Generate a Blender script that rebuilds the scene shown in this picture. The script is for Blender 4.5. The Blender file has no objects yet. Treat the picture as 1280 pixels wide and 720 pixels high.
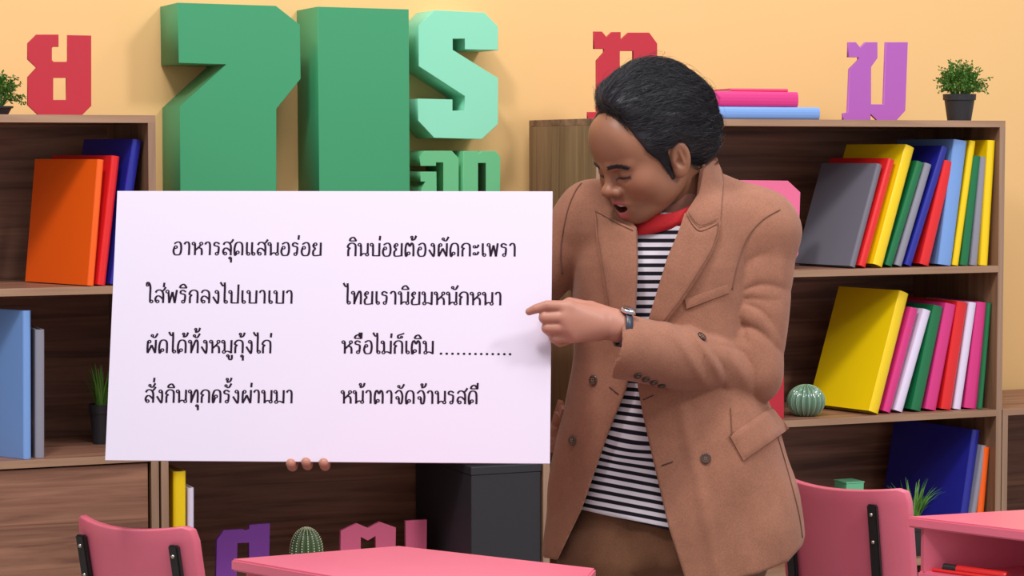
import bpy, bmesh, math, random
import numpy as np
from mathutils import Vector, Matrix, geometry
random.seed(7); RNG = np.random.default_rng(7)
sc = bpy.context.scene
COL = sc.collection
# ------------------------------------------------------------ camera
FPX = 2856.0
PITCH = 0.05937
CAMZ = 1.42
cam = bpy.data.cameras.new('camera'); cam.sensor_width = 36; cam.lens = 36 * FPX / 1280
cam.clip_start = 0.1; cam.clip_end = 100
camo = bpy.data.objects.new('camera', cam); COL.objects.link(camo)
camo.location = (0, 0, CAMZ); camo.rotation_euler = (math.pi / 2 - PITCH, 0, 0)
sc.camera = camo
sc.view_settings.view_transform = 'Standard'; sc.view_settings.look = 'None'
sc.view_settings.exposure = 0.0; sc.view_settings.gamma = 1.0
sc.view_settings.use_curve_mapping = False
# ------------------------------------------------------------ light
w = bpy.data.worlds.new('world'); sc.world = w; w.use_nodes = True
w.node_tree.nodes['Background'].inputs[0].default_value = (0.95, 0.97, 1.0, 1)
w.node_tree.nodes['Background'].inputs[1].default_value = 0.58
def area(name, loc, target, size, power, color=(1, 1, 1)):
    l = bpy.data.lights.new(name, 'AREA'); l.shape = 'DISK'; l.size = size; l.energy = power; l.color = color
    o = bpy.data.objects.new(name, l); COL.objects.link(o); o.location = loc
    d = Vector(target) - Vector(loc); o.rotation_euler = d.to_track_quat('-Z', 'Y').to_euler(); return o
area('studio_key', (-1.0, 2.3, 4.7), (0.1, 5.0, 1.1), 0.6, 85, (1, 0.97, 0.94))
area('studio_side', (3.0, 2.0, 4.2), (0.6, 5.2, 1.2), 0.7, 85, (1, 0.98, 0.96))
area('studio_front', (0.4, 2.4, 4.7), (0.2, 4.6, 1.2), 2.2, 75, (1, 0.98, 1.0))
area('studio_back', (2.0, 5.2, 3.9), (0.3, 4.3, 1.2), 0.8, 22, (1, 1, 1))

# ------------------------------------------------------------ geometry of view and set
Fv = np.array([0, math.cos(PITCH), -math.sin(PITCH)]); Uv = np.array([0, math.sin(PITCH), math.cos(PITCH)])
C0 = np.array([0, 0, CAMZ])
def ray(px, py):
    return Fv + (px - 640) / FPX * np.array([1., 0, 0]) + (360 - py) / FPX * Uv
def at(px, py, Y):                      # world point seen at a pixel at world depth Y
    d = ray(px, py); return C0 + d * (Y / d[1])
TH = 0.39976     # the bookcases and back wall run off to the right
SU = np.array([math.cos(TH), math.sin(TH), 0]); SV = np.array([-math.sin(TH), math.cos(TH), 0])
O0 = np.array([0, 5.3134, 0.])
def shelf(px, py, v):                   # (u, z) on the plane at depth v behind the bookcase fronts
    d = ray(px, py); t = ((O0 - C0) @ SV + v) / (d @ SV); P = C0 + d * t
    return float((P - O0) @ SU), float(P[2])
def W(u, v, z): return O0 + SU * u + SV * v + np.array([0, 0, z])

# ------------------------------------------------------------ materials
def lin(c):
    return tuple(((x / 255) / 12.92 if x / 255 <= 0.04045 else ((x / 255 + 0.055) / 1.055) ** 2.4) for x in c) + (1,)
MATS = {}
def mat(name, rgb, rough=0.5, spec=0.5, bump=0, bscale=200, coat=0, var=0, metal=0, sss=0):
    if name in MATS: return MATS[name]
    m = bpy.data.materials.new(name); m.use_nodes = True; nt = m.node_tree; b = nt.nodes['Principled BSDF']
    c = lin(rgb); b.inputs['Base Color'].default_value = c
    b.inputs['Roughness'].default_value = rough; b.inputs['Specular IOR Level'].default_value = spec
    b.inputs['Metallic'].default_value = metal; b.inputs['Coat Weight'].default_value = coat
    if sss:
        b.inputs['Subsurface Weight'].default_value = sss; b.inputs['Subsurface Scale'].default_value = 0.01
    if var or bump:
        tc = nt.nodes.new('ShaderNodeTexCoord'); n = nt.nodes.new('ShaderNodeTexNoise'); n.inputs['Scale'].default_value = bscale
        n.inputs['Detail'].default_value = 4; nt.links.new(tc.outputs['Object'], n.inputs['Vector'])
        if var:
            mx = nt.nodes.new('ShaderNodeMix'); mx.data_type = 'RGBA'
            n2 = nt.nodes.new('ShaderNodeTexNoise'); n2.inputs['Scale'].default_value = bscale * 0.12 if bump else bscale; nt.links.new(tc.outputs['Object'], n2.inputs['Vector'])
            mx.inputs[6].default_value = tuple(x * (1 - var) for x in c[:3]) + (1,); mx.inputs[7].default_value = tuple(min(1, x * (1 + var)) for x in c[:3]) + (1,)
            nt.links.new(n2.outputs['Fac'], mx.inputs[0]); nt.links.new(mx.outputs[2], b.inputs['Base Color'])
        if bump:
            bp = nt.nodes.new('ShaderNodeBump'); bp.inputs['Strength'].default_value = bump; bp.inputs['Distance'].default_value = 0.002
            nt.links.new(n.outputs['Fac'], bp.inputs['Height']); nt.links.new(bp.outputs['Normal'], b.inputs['Normal'])
    MATS[name] = m; return m
def wood(name, dark, light, axis, rough=0.45):
    m = bpy.data.materials.new(name); m.use_nodes = True; nt = m.node_tree; b = nt.nodes['Principled BSDF']
    tc = nt.nodes.new('ShaderNodeTexCoord'); mp = nt.nodes.new('ShaderNodeMapping')
    s = [38, 38, 38]; s[axis] = 1.6; mp.inputs['Scale'].default_value = s
    nt.links.new(tc.outputs['Object'], mp.inputs['Vector'])
    n = nt.nodes.new('ShaderNodeTexNoise'); n.inputs['Scale'].default_value = 1.0; n.inputs['Detail'].default_value = 5; n.inputs['Distortion'].default_value = 0.9
    n.inputs['Roughness'].default_value = 0.6
    nt.links.new(mp.outputs['Vector'], n.inputs['Vector'])
    mp2 = nt.nodes.new('ShaderNodeMapping'); s2 = [9, 9, 9]; s2[axis] = 0.8; mp2.inputs['Scale'].default_value = s2
    nt.links.new(tc.outputs['Object'], mp2.inputs['Vector'])
    n2 = nt.nodes.new('ShaderNodeTexNoise'); n2.inputs['Scale'].default_value = 1.0; n2.inputs['Distortion'].default_value = 1.5; nt.links.new(mp2.outputs['Vector'], n2.inputs['Vector'])
    mx = nt.nodes.new('ShaderNodeMath'); mx.operation = 'MULTIPLY_ADD'; mx.inputs[1].default_value = 0.6; mx.inputs[2].default_value = 0.0
    nt.links.new(n.outputs['Fac'], mx.inputs[0])
    ad = nt.nodes.new('ShaderNodeMath'); ad.operation = 'MULTIPLY_ADD'; ad.inputs[1].default_value = 0.4; nt.links.new(n2.outputs['Fac'], ad.inputs[0]); nt.links.new(mx.outputs[0], ad.inputs[2])
    cr = nt.nodes.new('ShaderNodeValToRGB'); cr.color_ramp.elements[0].position = 0.36; cr.color_ramp.elements[0].color = lin(dark)
    cr.color_ramp.elements[1].position = 0.64; cr.color_ramp.elements[1].color = lin(light)
    nt.links.new(ad.outputs[0], cr.inputs[0]); nt.links.new(cr.outputs[0], b.inputs['Base Color'])
    b.inputs['Roughness'].default_value = rough; b.inputs['Specular IOR Level'].default_value = 0.35
    MATS[name] = m; return m
WOOD_X = wood('walnut_along', (98, 64, 52), (170, 122, 98), 0)
WOOD_Z = wood('walnut_upright', (112, 80, 58), (164, 124, 94), 2)
WOOD_E = wood('walnut_edge', (140, 106, 84), (178, 142, 116), 0)
WOOD_EZ = wood('walnut_edge_upright', (138, 108, 88), (168, 136, 114), 2)
PINK = mat('pink_paint', (226, 110, 134), 0.3, 0.5, 0.15, 60, var=0.08)
BLACK = mat('black_metal', (34, 32, 34), 0.45)
STEEL = mat('bolt_steel', (190, 185, 175), 0.25, metal=1)
WHITE = mat('page_white', (225, 222, 220), 0.7)

# ------------------------------------------------------------ object helpers
def empty(name, loc, rz=0, rot=None):
    o = bpy.data.objects.new(name, None); COL.objects.link(o); o.location = Vector(loc); o.rotation_euler = rot if rot else (0, 0, rz)
    o.empty_display_size = 0.05; return o
def tag(o, label=None, cat=None, group=None, kind=None):
    if label: o['label'] = label
    if cat: o['category'] = cat
    if group: o['group'] = group
    if kind: o['kind'] = kind
    return o
def thing(name, label, cat, loc, rz=0, group=None, rot=None):
    return tag(empty(name, loc, rz, rot), label, cat, group)
def link(name, me, m, parent=None, smooth=False):
    if m is not None:
        if isinstance(m, (list, tuple)):
            for x in m: me.materials.append(x)
        else: me.materials.append(m)
    if smooth: me.polygons.foreach_set('use_smooth', [True] * len(me.polygons))
    o = bpy.data.objects.new(name, me); COL.objects.link(o)
    if parent: o.parent = parent
    return o
def bmobj(name, bm, m, parent=None, smooth=False):
    bmesh.ops.recalc_face_normals(bm, faces=bm.faces)
    me = bpy.data.meshes.new(name); bm.to_mesh(me); bm.free(); return link(name, me, m, parent, smooth)
def bx(bm, x0, x1, y0, y1, z0, z1, bev=0):
    r = bmesh.ops.create_cube(bm, size=1); vs = r['verts']
    bmesh.ops.scale(bm, vec=(x1 - x0, y1 - y0, z1 - z0), verts=vs)
    bmesh.ops.translate(bm, vec=((x0 + x1) / 2, (y0 + y1) / 2, (z0 + z1) / 2), verts=vs)
    if bev:
        es = list({e for v in vs for e in v.link_edges})
        bmesh.ops.bevel(bm, geom=es, offset=bev, segments=2, affect='EDGES', profile=0.5)
def boxobj(name, dims, m, parent=None, bev=0.001):
    bm = bmesh.new(); bx(bm, *dims, bev=bev); return bmobj(name, bm, m, parent)
def tube(bm, pts, rads, seg=10, caps=True):
    pts = [Vector(p) for p in pts]; n = len(pts); rings = []
    if not hasattr(rads, '__len__'): rads = [rads] * n
    up = Vector((0, 0, 1)); prev = None
    for i, p in enumerate(pts):
        t = (pts[min(i + 1, n - 1)] - pts[max(i - 1, 0)]).normalized()
        if prev is None:
            a = t.cross(up if abs(t.z) < 0.9 else Vector((1, 0, 0))).normalized()
        else: a = (prev - t * prev.dot(t)).normalized()
        prev = a; b = t.cross(a)
        rings.append([bm.verts.new(p + (a * math.cos(2 * math.pi * k / seg) + b * math.sin(2 * math.pi * k / seg)) * rads[i]) for k in range(seg)])
    for i in range(n - 1):
        for k in range(seg): bm.faces.new((rings[i][k], rings[i][(k + 1) % seg], rings[i + 1][(k + 1) % seg], rings[i + 1][k]))
    if caps: bm.faces.new(rings[0][::-1]); bm.faces.new(rings[-1])
def lathe(bm, prof, seg=24, fn=None):
    rings = []
    for r, z in prof:
        rings.append([bm.verts.new(((fn(k, z) if fn else 1) * r * math.cos(2 * math.pi * k / seg), (fn(k, z) if fn else 1) * r * math.sin(2 * math.pi * k / seg), z)) for k in range(seg)])
    for i in range(len(rings) - 1):
        for k in range(seg): bm.faces.new((rings[i][k], rings[i][(k + 1) % seg], rings[i + 1][(k + 1) % seg], rings[i + 1][k]))
    bm.faces.new(rings[0][::-1]); bm.faces.new(rings[-1])
def plate_mesh(name, loops, t, bev=0.0008):
    """2D outline with holes in (x, z), thickness t in y (front face at y=0, body behind)."""
    cu = bpy.data.curves.new(name, 'CURVE'); cu.dimensions = '2D'; cu.fill_mode = 'BOTH'; cu.extrude = t / 2 - bev; cu.bevel_depth = bev; cu.bevel_resolution = 1; cu.offset = -bev
    for lp in loops:
        s = cu.splines.new('POLY'); s.points.add(len(lp) - 1)
        for i, (x, z) in enumerate(lp): s.points[i].co = (x, z, 0, 1)
        s.use_cyclic_u = True
    o = bpy.data.objects.new('tmp', cu); COL.objects.link(o)
    dg = bpy.context.evaluated_depsgraph_get(); me = bpy.data.meshes.new_from_object(o.evaluated_get(dg)); me.name = name
    me.materials.clear()
    bpy.data.objects.remove(o); bpy.data.curves.remove(cu)
    co = np.empty(len(me.vertices) * 3); me.vertices.foreach_get('co', co); co = co.reshape(-1, 3)
    co = np.stack([co[:, 0], -co[:, 2] + t / 2, co[:, 1]], 1); me.vertices.foreach_set('co', co.ravel()); me.update()
    return me

# ------------------------------------------------------------ the studio set: floor and back wall
def structure(o): o['kind'] = 'structure'; return o
FLOORM = mat('studio_floor', (150, 140, 132), 0.5, var=0.05, bump=0.05, bscale=8)
o = boxobj('floor', (-4.5, 5.5, -1.5, 9.0, -0.1, 0.0), FLOORM, bev=0); structure(o)
WALLM = mat('yellow_wall_paint', (234, 190, 130), 0.75, 0.2, 0.06, 30, var=0.02)
o = boxobj('wall_back', (-3.5, 4.2, 0.445, 0.545, 0.0, 3.2), WALLM, bev=0); o.location = Vector(O0); o.rotation_euler = (0, 0, TH); structure(o)
bm = bmesh.new(); bx(bm, -3.5, 4.2, 0.43, 0.4449, 0.0, 0.09, bev=0.002)
o = bmobj('baseboard_back', bm, mat('skirting', (225, 215, 200), 0.5)); o.location = Vector(O0); o.rotation_euler = (0, 0, TH); structure(o)

# ------------------------------------------------------------ bookcases
D = 0.40; TB = 0.0165; LV = [0.02, 0.39, 0.76, 1.13]
def bookcase(label, u0, u1, top, levels, door=False, dividers=()):
    t = thing('bookcase', label, 'bookcase', W(u0, 0, 0), TH); L = u1 - u0
    boxobj('side_panel', (0, TB, 0, D, 0, top - TB), WOOD_Z, t); boxobj('side_panel', (L - TB, L, 0, D, 0, top - TB), WOOD_Z, t)
    boxobj('top_panel', (0, L, 0, D, top - TB, top), WOOD_X, t)
    boxobj('back_panel', (TB, L - TB, D - 0.008, D, 0.0, top - TB), WOOD_X, t, bev=0)
    boxobj('plinth', (TB, L - TB, 0.02, 0.035, 0.0, LV[0]), WOOD_X, t)
    for z in levels: boxobj('shelf_board', (TB, L - TB, 0.024 if door and z < 0.5 else 0.002, D - 0.008, z - TB if z > 0.1 else 0.0, z), WOOD_X, t)
    for z, lab in ((top, 1),):
        boxobj('edge_band', (0, L, -0.0015, 0.0, top - TB, top), WOOD_E, t, bev=0)
    for z in (levels[2:] if door else levels[1:]): boxobj('edge_band', (TB, L - TB, -0.0015, 0.0019, z - TB, z), WOOD_E, t, bev=0)
    for x in (0, L - TB): boxobj('edge_band', (x, x + TB, -0.0015, 0.0, 0, top - TB), WOOD_EZ, t, bev=0)
    for x in dividers: boxobj('divider', (x, x + TB, 0.002, D - 0.01, LV[0], top - TB), WOOD_Z, t)
    if door:
        n = 2; z1 = LV[2] - TB - 0.004
        for i in range(n):
            a = TB + 0.003 + (L - 2 * TB - 0.006) * i / n; b = TB + 0.003 + (L - 2 * TB - 0.006) * (i + 1) / n - 0.003
            dr = boxobj('door', (a, b, 0.006, 0.022, LV[0] + 0.003, z1), WOOD_X, t)
            kx = b - 0.03 if i == 0 else a + 0.05
            bm = bmesh.new(); tube(bm, [(kx, 0.006, z1 - 0.07), (kx, -0.012, z1 - 0.07), (kx, -0.022, z1 - 0.07)], [0.006, 0.008, 0.014], 14)
            bmobj('knob', bm, BLACK, dr)
    return t
uR0, uR1 = shelf(661.2, 195, D)[0], shelf(1254.5, 300, 0)[0]
uL1 = shelf(195.5, 300, 0)[0]; uL0 = uL1 - 1.196
uM0, uM1 = shelf(201.3, 600, 0)[0], shelf(687, 500, 0)[0]
uN0 = uR1 + 0.003
TOP = 1.50
bookcase('tall walnut bookcase at the right, its shelves full of leaning coloured books', uR0, uR1, TOP, LV)
bookcase('tall walnut bookcase at the left with orange, red and navy books and closed doors below', uL0, uL1, TOP, LV, door=True)
bookcase('lower walnut bookcase behind the white card, holding a purple letter and cactus', uM0, uM1, 1.13, [LV[0], LV[1], LV[2] + 0.012])
bookcase('knee-high walnut cabinet at the far right edge beside the tall bookcase', uN0, uN0 + 1.0, LV[2], [LV[0], LV[1]], door=False)

# black box in the low bookcase
ua, ub = shelf(590, 640, 0.0)[0], uM1 - TB - 0.004
t = thing('storage_box', 'black box standing in the low bookcase beside the pink letters', 'box', W(ua, 0.0, LV[1]), TH)
BOXM = mat('black_box', (44, 42, 48), 0.6, bump=0.05, bscale=30)
hb_ = shelf(590, 584, 0.0)[1] - LV[1]
boxobj('body', (0, ub - ua, 0.004, 0.375, 0, hb_ - 0.02), BOXM, t, 0.002); boxobj('lid', (-0.0015, ub - ua + 0.0015, 0.002, 0.377, hb_ - 0.02, hb_), BOXM, t, 0.002)

# ------------------------------------------------------------ letters
def letter(name, label, loops_px, v, thick, color, base_z, group=None, rough=0.5, bottom_px=None):
    m = mat(color[0], color[1], rough, 0.4, 0.03, 40)
    L = [[shelf(x, y, v) for x, y in lp] for lp in loops_px]
    us = [p[0] for p in L[0]]; u0 = (min(us) + max(us)) / 2
    zmin = min(p[1] for p in L[0]); zmax = max(p[1] for p in L[0])
    def fz(z): return z - base_z if base_z is None else (z - zmin) * (zmax - base_z) / (zmax - zmin) if abs(zmin - base_z) < 0.12 else z - base_z
    L = [[(p[0] - u0, fz(p[1])) for p in lp] for lp in L]
    me = plate_mesh(name, L, thick); o = link(name, me, m); o.location = Vector(W(u0, v, base_z)); o.rotation_euler = (0, 0, TH)
    if label: tag(o, label, 'letter', group)
    return o
def z3(pts, ox, oy, s): return [(ox + x / s, oy + y / s) for x, y in pts]
G1 = ('green_face', (58, 148, 102)); G2 = ('mint_face', (136, 214, 182)); G3 = ('light_green_face', (100, 182, 128))
RED = ('red_letter', (184, 40, 56)); PURP = ('purple_letter', (172, 92, 178)); DPURP = ('violet_letter', (128, 64, 162)); PK = ('pink_letter', (232, 110, 150))
letter('thai_letter', 'big green block letter with hooked top, left of the green bar', [[(222.3, 3.3), (345, 7.3), (375, 33), (376, 106), (345.7, 146.7), (345.7, 372), (226, 372), (225, 144), (282.7, 86.7), (223.3, 85)]], 0.28, 0.164, G1, 1.13)
letter('thai_letter', 'tall green rectangular block letter right of the hooked green letter', [[(397.3, 8.3), (511, 11.7), (513, 372), (400, 372)]], 0.28, 0.164, G1, 1.13)
S = z3([(430, 38), (617, 47), (668, 100), (668, 188), (543, 185), (543, 145), (498, 145), (498, 187), (668, 293), (668, 465), (607, 522), (428, 517), (368, 452), (368, 370), (497, 373), (497, 415), (543, 415), (543, 360), (370, 248), (370, 95)], 400, 0, 3)
zS = min(shelf(x, y, 0.32)[1] for x, y in S)
letter('thai_letter', 'mint green S-shaped block letter mounted on the yellow wall', [S], 0.32, 0.124, G2, zS)
A = z3([(250, 148), (518, 148), (588, 235), (588, 1580), (432, 1580), (432, 288), (362, 288), (362, 330), (205, 330), (195, 215)], 500, 170, 8)
A2 = z3([(205, 357), (365, 357), (375, 1580), (150, 1580), (215, 560), (252, 480), (205, 480)], 500, 170, 8)
LA = letter('thai_letter', 'small light green letter with a dark slit under the mint S', [A], 0.325, 0.119, G3, 1.13)
LB = letter('lower_piece', None, [A2], 0.325, 0.119, G3, 1.13)
bpy.context.view_layer.update(); LB.parent = LA; LB.matrix_parent_inverse = LA.matrix_world.inverted()
B = z3([(632, 150), (780, 150), (790, 185), (822, 150), (952, 150), (1002, 215), (1002, 1580), (858, 1580), (858, 295), (782, 295), (782, 1580), (632, 1580)], 500, 170, 8)
letter('thai_letter', 'small light green arch-shaped letter under the mint S at right', [B], 0.325, 0.119, G3, 1.13)
R1 = z3([(218, 207), (352, 207), (352, 282), (318, 282), (312, 290), (312, 362), (322, 372), (400, 372), (405, 365), (405, 210), (548, 213), (548, 640), (490, 698), (232, 698), (166, 635), (166, 465), (218, 408), (166, 358), (166, 260)], 0, 0, 4.8)
R1h = z3([(320, 470), (398, 470), (398, 603), (320, 603)], 0, 0, 4.8)
letter('thai_letter', 'flat red letter standing on top of the left bookcase', [R1, R1h], 0.12, 0.008, RED, TOP)
T = z3([(308, 118), (338, 118), (355, 140), (375, 120), (408, 120), (408, 150), (437, 122), (515, 122), (545, 165), (545, 462), (455, 462), (455, 195), (405, 195), (405, 462), (285, 462), (285, 435), (318, 435), (318, 232), (345, 200), (345, 187), (308, 187)], 640, 0, 3)
letter('thai_letter', 'flat red letter on the right bookcase half hidden behind the head of the person', [T], 0.10, 0.008, RED, TOP)
P_ = z3([(303, 158), (330, 158), (347, 180), (367, 158), (411, 158), (411, 220), (387, 255), (387, 400), (435, 400), (443, 158), (525, 158), (515, 425), (482, 463), (410, 463), (385, 438), (385, 463), (283, 463), (283, 435), (300, 432), (307, 262), (340, 228), (340, 217), (302, 217)], 960, 0, 3)
letter('thai_letter', 'flat purple letter on top of the right bookcase beside the potted bush', [P_], 0.10, 0.009, PURP, TOP)
K1 = [(905, 225), (985, 226), (1000.5, 241), (998, 322), (993, 332), (993, 342), (905, 344)]
letter('thai_letter', 'pink cut-cornered letter peeking out behind the shoulder of the person', [K1, [(925, 262), (962, 262), (962, 318), (925, 318)]], 0.05, 0.008, PK, 1.13)
K2 = [(900, 400), (980, 400), (980, 528), (900, 528)]
letter('thai_letter', 'red letter on the middle shelf behind the elbow of the person', [K2, [(925, 430), (955, 430), (955, 500), (925, 500)]], 0.05, 0.008, RED, LV[2])
Q = z3([(320, 415), (415, 410), (430, 418), (447, 408), (447, 385), (550, 378), (543, 800), (447, 800), (445, 490), (388, 492), (384, 800), (278, 800), (285, 470)], 200, 560, 4)
letter('thai_letter', 'violet letter standing on the low shelf behind the pink desk', [Q], 0.18, 0.012, DPURP, LV[1])
M_ = z3([(905, 425), (985, 377), (1042, 410), (1100, 370), (1180, 410), (1176, 800), (1082, 800), (1078, 465), (1040, 495), (1005, 470), (1003, 800), (900, 800)], 200, 560, 4)
letter('thai_letter', 'pink twin-peaked letter on the low shelf behind the pink desk', [M_], 0.18, 0.012, PK, LV[1])
N_ = z3([(110, 365), (215, 358), (212, 800), (110, 800)], 480, 560, 4)
letter('thai_letter', 'narrow upright pink letter beside the black box', [N_], 0.19, 0.012, PK, LV[1])

# ------------------------------------------------------------ books
BC = {'grey': (112, 110, 122), 'red': (226, 34, 38), 'yellow': (246, 208, 10), 'green': (18, 112, 66), 'navy': (34, 38, 148), 'lightblue': (120, 160, 222), 'magenta': (216, 52, 130), 'white': (226, 214, 240), 'orange': (252, 98, 18), 'midgrey': (140, 138, 152), 'pinkred': (222, 60, 110)}
def bookmat(c): return mat('book_' + c, BC[c], 0.3, 0.5, 0.04, 12, coat=0.25)
def book_parts(t, th, d, h, c):
    m = bookmat(c); bt = min(0.0028, th * 0.22)
    bm = bmesh.new(); n = 7
    out = [(-th, d)]; r = th / 2; bul = min(r, 0.006)
    out += [(-th / 2 - th / 2 * math.cos(math.pi * k / n), bul - bul * math.sin(math.pi * k / n)) for k in range(n + 1)]; out += [(0, d)]
    inn = [(-bt, d)] + [(-th / 2 + (th / 2 - bt) * math.cos(math.pi * k / n), bul + bt - (bul) * math.sin(math.pi * k / n)) for k in range(n + 1)] + [(-th + bt, d)]
    loop = out + inn
    a = [bm.verts.new((x, y, 0)) for x, y in loop]; b = [bm.verts.new((x, y, h)) for x, y in loop]; k = len(loop)
    for i in range(k): bm.faces.new((a[i], a[(i + 1) % k], b[(i + 1) % k], b[i]))
    no = len(out)
    for i in range(no - 1):
        j = k - 1 - i; jn = k - 2 - i
        bm.faces.new((a[i], a[i + 1], a[jn], a[j])); bm.faces.new((b[i], b[i + 1], b[jn], b[j]))
    bmobj('cover', bm, m, t)
    boxobj('page_block', (-th + bt * 1.02, -bt * 1.02, bul + bt + 0.001, d - 0.004, 0.0035, h - 0.0035), WHITE, t, 0)
def book(c, label, br, tr, wpx, v, basez, group, cover=0.22, yaw=0.0, tmax=None):
    u0, z0 = shelf(br[0], br[1], v); u1, z1 = shelf(tr[0], tr[1], v)
    lim = (uR1 if br[0] > 600 else uL1 if br[0] < 196 else 9) - TB - 0.0015
    u1 = min(u1, lim); u0 = min(u0, lim - 0.002)
    dz = z1 - basez; du = u1 - u0; h = math.hypot(du, dz); lean = math.atan2(du, dz)
    th = shelf(br[0], br[1], v)[0] - shelf(br[0] - wpx, br[1], v)[0]; th *= math.cos(lean)
    R = Matrix.Rotation(TH + yaw, 4, 'Z') @ Matrix.Rotation(lean, 4, 'Y')
    t = thing('book', label, 'book', W(u0, v, basez + 0.0005), group=group, rot=R.to_euler())
    book_parts(t, th * 0.85, cover, h - 0.004, c)
    return t
g1 = 'books leaning on the upper shelf of the right bookcase'
z = LV[3]; Yaw = math.radians(6)
rows = [
 ('grey', 'grey book, leftmost and frontmost on the upper right shelf', (1070, 338), (1111.7, 205.7), 10, 0.02, 0.20, 14),
 ('red', 'red book right behind the grey book on the upper right shelf', (1083, 336.7), (1128, 200), 12, 0.02, 0.21, 14),
 ('yellow', 'tall yellow book between the red and green books on the upper right shelf', (1104, 336), (1152, 184), 17, 0.02, 0.22, 12),
 ('green', 'green book just right of the tall yellow one on the upper right shelf', (1116, 336), (1159, 203), 12, 0.03, 0.2, 5),
 ('midgrey', 'slim grey book between the green and navy books on the upper right shelf', (1128, 336), (1168, 205), 11, 0.03, 0.2, 4),
 ('navy', 'tall navy book between the slim grey and red books on the upper right shelf', (1140, 336), (1189, 184), 11, 0.03, 0.24, 4),
 ('red', 'red book right of the navy book on the upper right shelf', (1162, 335.7), (1195, 202), 15, 0.03, 0.2, 3),
 ('lightblue', 'tall light blue book on the upper right shelf', (1190, 334), (1210.5, 175), 20, 0.03, 0.26, 1),
 ('yellow', 'tall yellow book right of the light blue book on the upper right shelf', (1199, 334), (1221, 175), 9, 0.03, 0.22, 0),
 ('green', 'green book between the last two yellow books on the upper right shelf', (1211, 333), (1227.5, 194), 11, 0.025, 0.2, 0),
 ('midgrey', 'slim grey book left of the rightmost yellow book on the upper right shelf', (1222.5, 333), (1235.5, 195), 10, 0.02, 0.2, 0),
 ('yellow', 'tall yellow book, rightmost on the upper right shelf', (1235.5, 333), (1247.5, 174), 11, 0.012, 0.24, 0)]
for c, lab, br, tr, wpx, v, cv, yw in rows: book(c, lab, br, tr, wpx, v, z, g1, cv, math.radians(yw))
g2 = 'books leaning on the middle shelf of the right bookcase'; z = LV[2]
rows = [
 ('yellow', 'wide yellow book, leftmost on the middle right shelf', (1099, 520), (1146, 367), 18, 0.02, 0.22, 14),
 ('magenta', 'magenta book against the wide yellow book on the middle right shelf', (1114, 520), (1153, 386), 13, 0.03, 0.2, 8),
 ('white', 'white book between magenta and green on the middle right shelf', (1129, 520), (1168, 388), 13, 0.03, 0.2, 6),
 ('green', 'green book right of the first white book on the middle right shelf', (1152, 518), (1183, 383), 16, 0.03, 0.2, 6),
 ('magenta', 'magenta book between green and red on the middle right shelf', (1171, 517), (1198, 380), 17, 0.03, 0.2, 4),
 ('red', 'red book, the only red one on the middle right shelf', (1190, 517), (1212, 377), 16, 0.03, 0.24, 4),
 ('white', 'slim white book right of the red one on the middle right shelf', (1202, 516), (1222, 377), 11, 0.03, 0.2, 0),
 ('magenta', 'magenta book near the right end of the middle right shelf', (1221.5, 514), (1238.5, 377), 18, 0.03, 0.2, 0),
 ('green', 'green book, rightmost on the middle right shelf', (1229, 514), (1246, 377), 6, 0.02, 0.22, 0)]
for c, lab, br, tr, wpx, v, cv, yw in rows: book(c, lab, br, tr, wpx, v, z, g2, cv, math.radians(yw))
g3 = 'books on the low shelf of the right bookcase'; z = LV[1]
book('navy', 'big navy book behind the grass plant on the low right shelf', (1204.5, 690), (1229.5, 537), 12, 0.03, z, g3, 0.30, math.radians(10))
book('midgrey', 'slim grey book between navy and orange on the low right shelf', (1214, 690), (1236, 556), 8, 0.02, z, g3, 0.2, math.radians(3))
book('orange', 'orange book, rightmost on the low right shelf', (1226.5, 690), (1248, 557), 10, 0.02, z, g3, 0.2)
g4 = 'books leaning on the upper shelf of the left bookcase'; z = LV[3]
book('orange', 'orange book at the front of the upper left shelf', (118.5, 359), (134.5, 198), 11, 0.012, z, g4, 0.235, math.radians(24))
book('red', 'red book between orange and navy on the upper left shelf', (133, 358), (155, 194), 14, 0.02, z, g4, 0.235, math.radians(22))
book('navy', 'navy book leaning on the right side of the upper left shelf', (150, 356), (186, 174), 15, 0.02, z, g4, 0.24, math.radians(14))
g5 = 'books standing on the middle shelf of the left bookcase'; z = LV[2]
book('lightblue', 'tall light blue book at the left edge of the middle left shelf', (40.5, 580), (40.5, 386), 14, 0.02, z, g5, 0.3, math.radians(30))
book('midgrey', 'shorter grey book right of the light blue book on the middle left shelf', (56, 580), (56, 410), 14, 0.02, z, g5, 0.2)
g6 = 'books standing at the left of the low bookcase'; z = LV[1]
book('yellow', 'yellow book standing at the left end of the low bookcase', (233, 780), (233, 587), 19, 0.03, z, g6, 0.26, math.radians(2))
book('white', 'shorter white book right of the yellow one in the low bookcase', (243, 780), (243, 608), 9, 0.03, z, g6, 0.2)
# books lying on top of the right bookcase
def lying(c, label, right_px, ypx_top, v, zb, th, length, depth, rz=0.0):
    u, _ = shelf(right_px, ypx_top, v)
    R = Matrix.Rotation(TH + rz, 4, 'Z') @ Matrix.Rotation(math.pi / 2, 4, 'Y')
    # local -x (thickness) points up, local z (spine length) points right
    c0 = W(u, v, zb) - (SU * math.cos(rz) + SV * math.sin(rz)) * length
    t = thing('book', label, 'book', c0, group='books lying on top of the right bookcase', rot=R.to_euler()); book_parts(t, th, depth, length, c); return t
lying('lightblue', 'light blue book lying flat at the bottom of the stack on the right bookcase', 1025, 148, 0.03, TOP + 0.0005, 0.03, 0.33, 0.24)
lying('magenta', 'magenta book lying on the light blue book on the right bookcase', 998, 131, 0.035, TOP + 0.031, 0.037, 0.33, 0.22)
lying('pinkred', 'thin pink-red book lying on top of the stack on the right bookcase', 985, 118, 0.06, TOP + 0.0685, 0.008, 0.15, 0.2, math.radians(-8))

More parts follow.
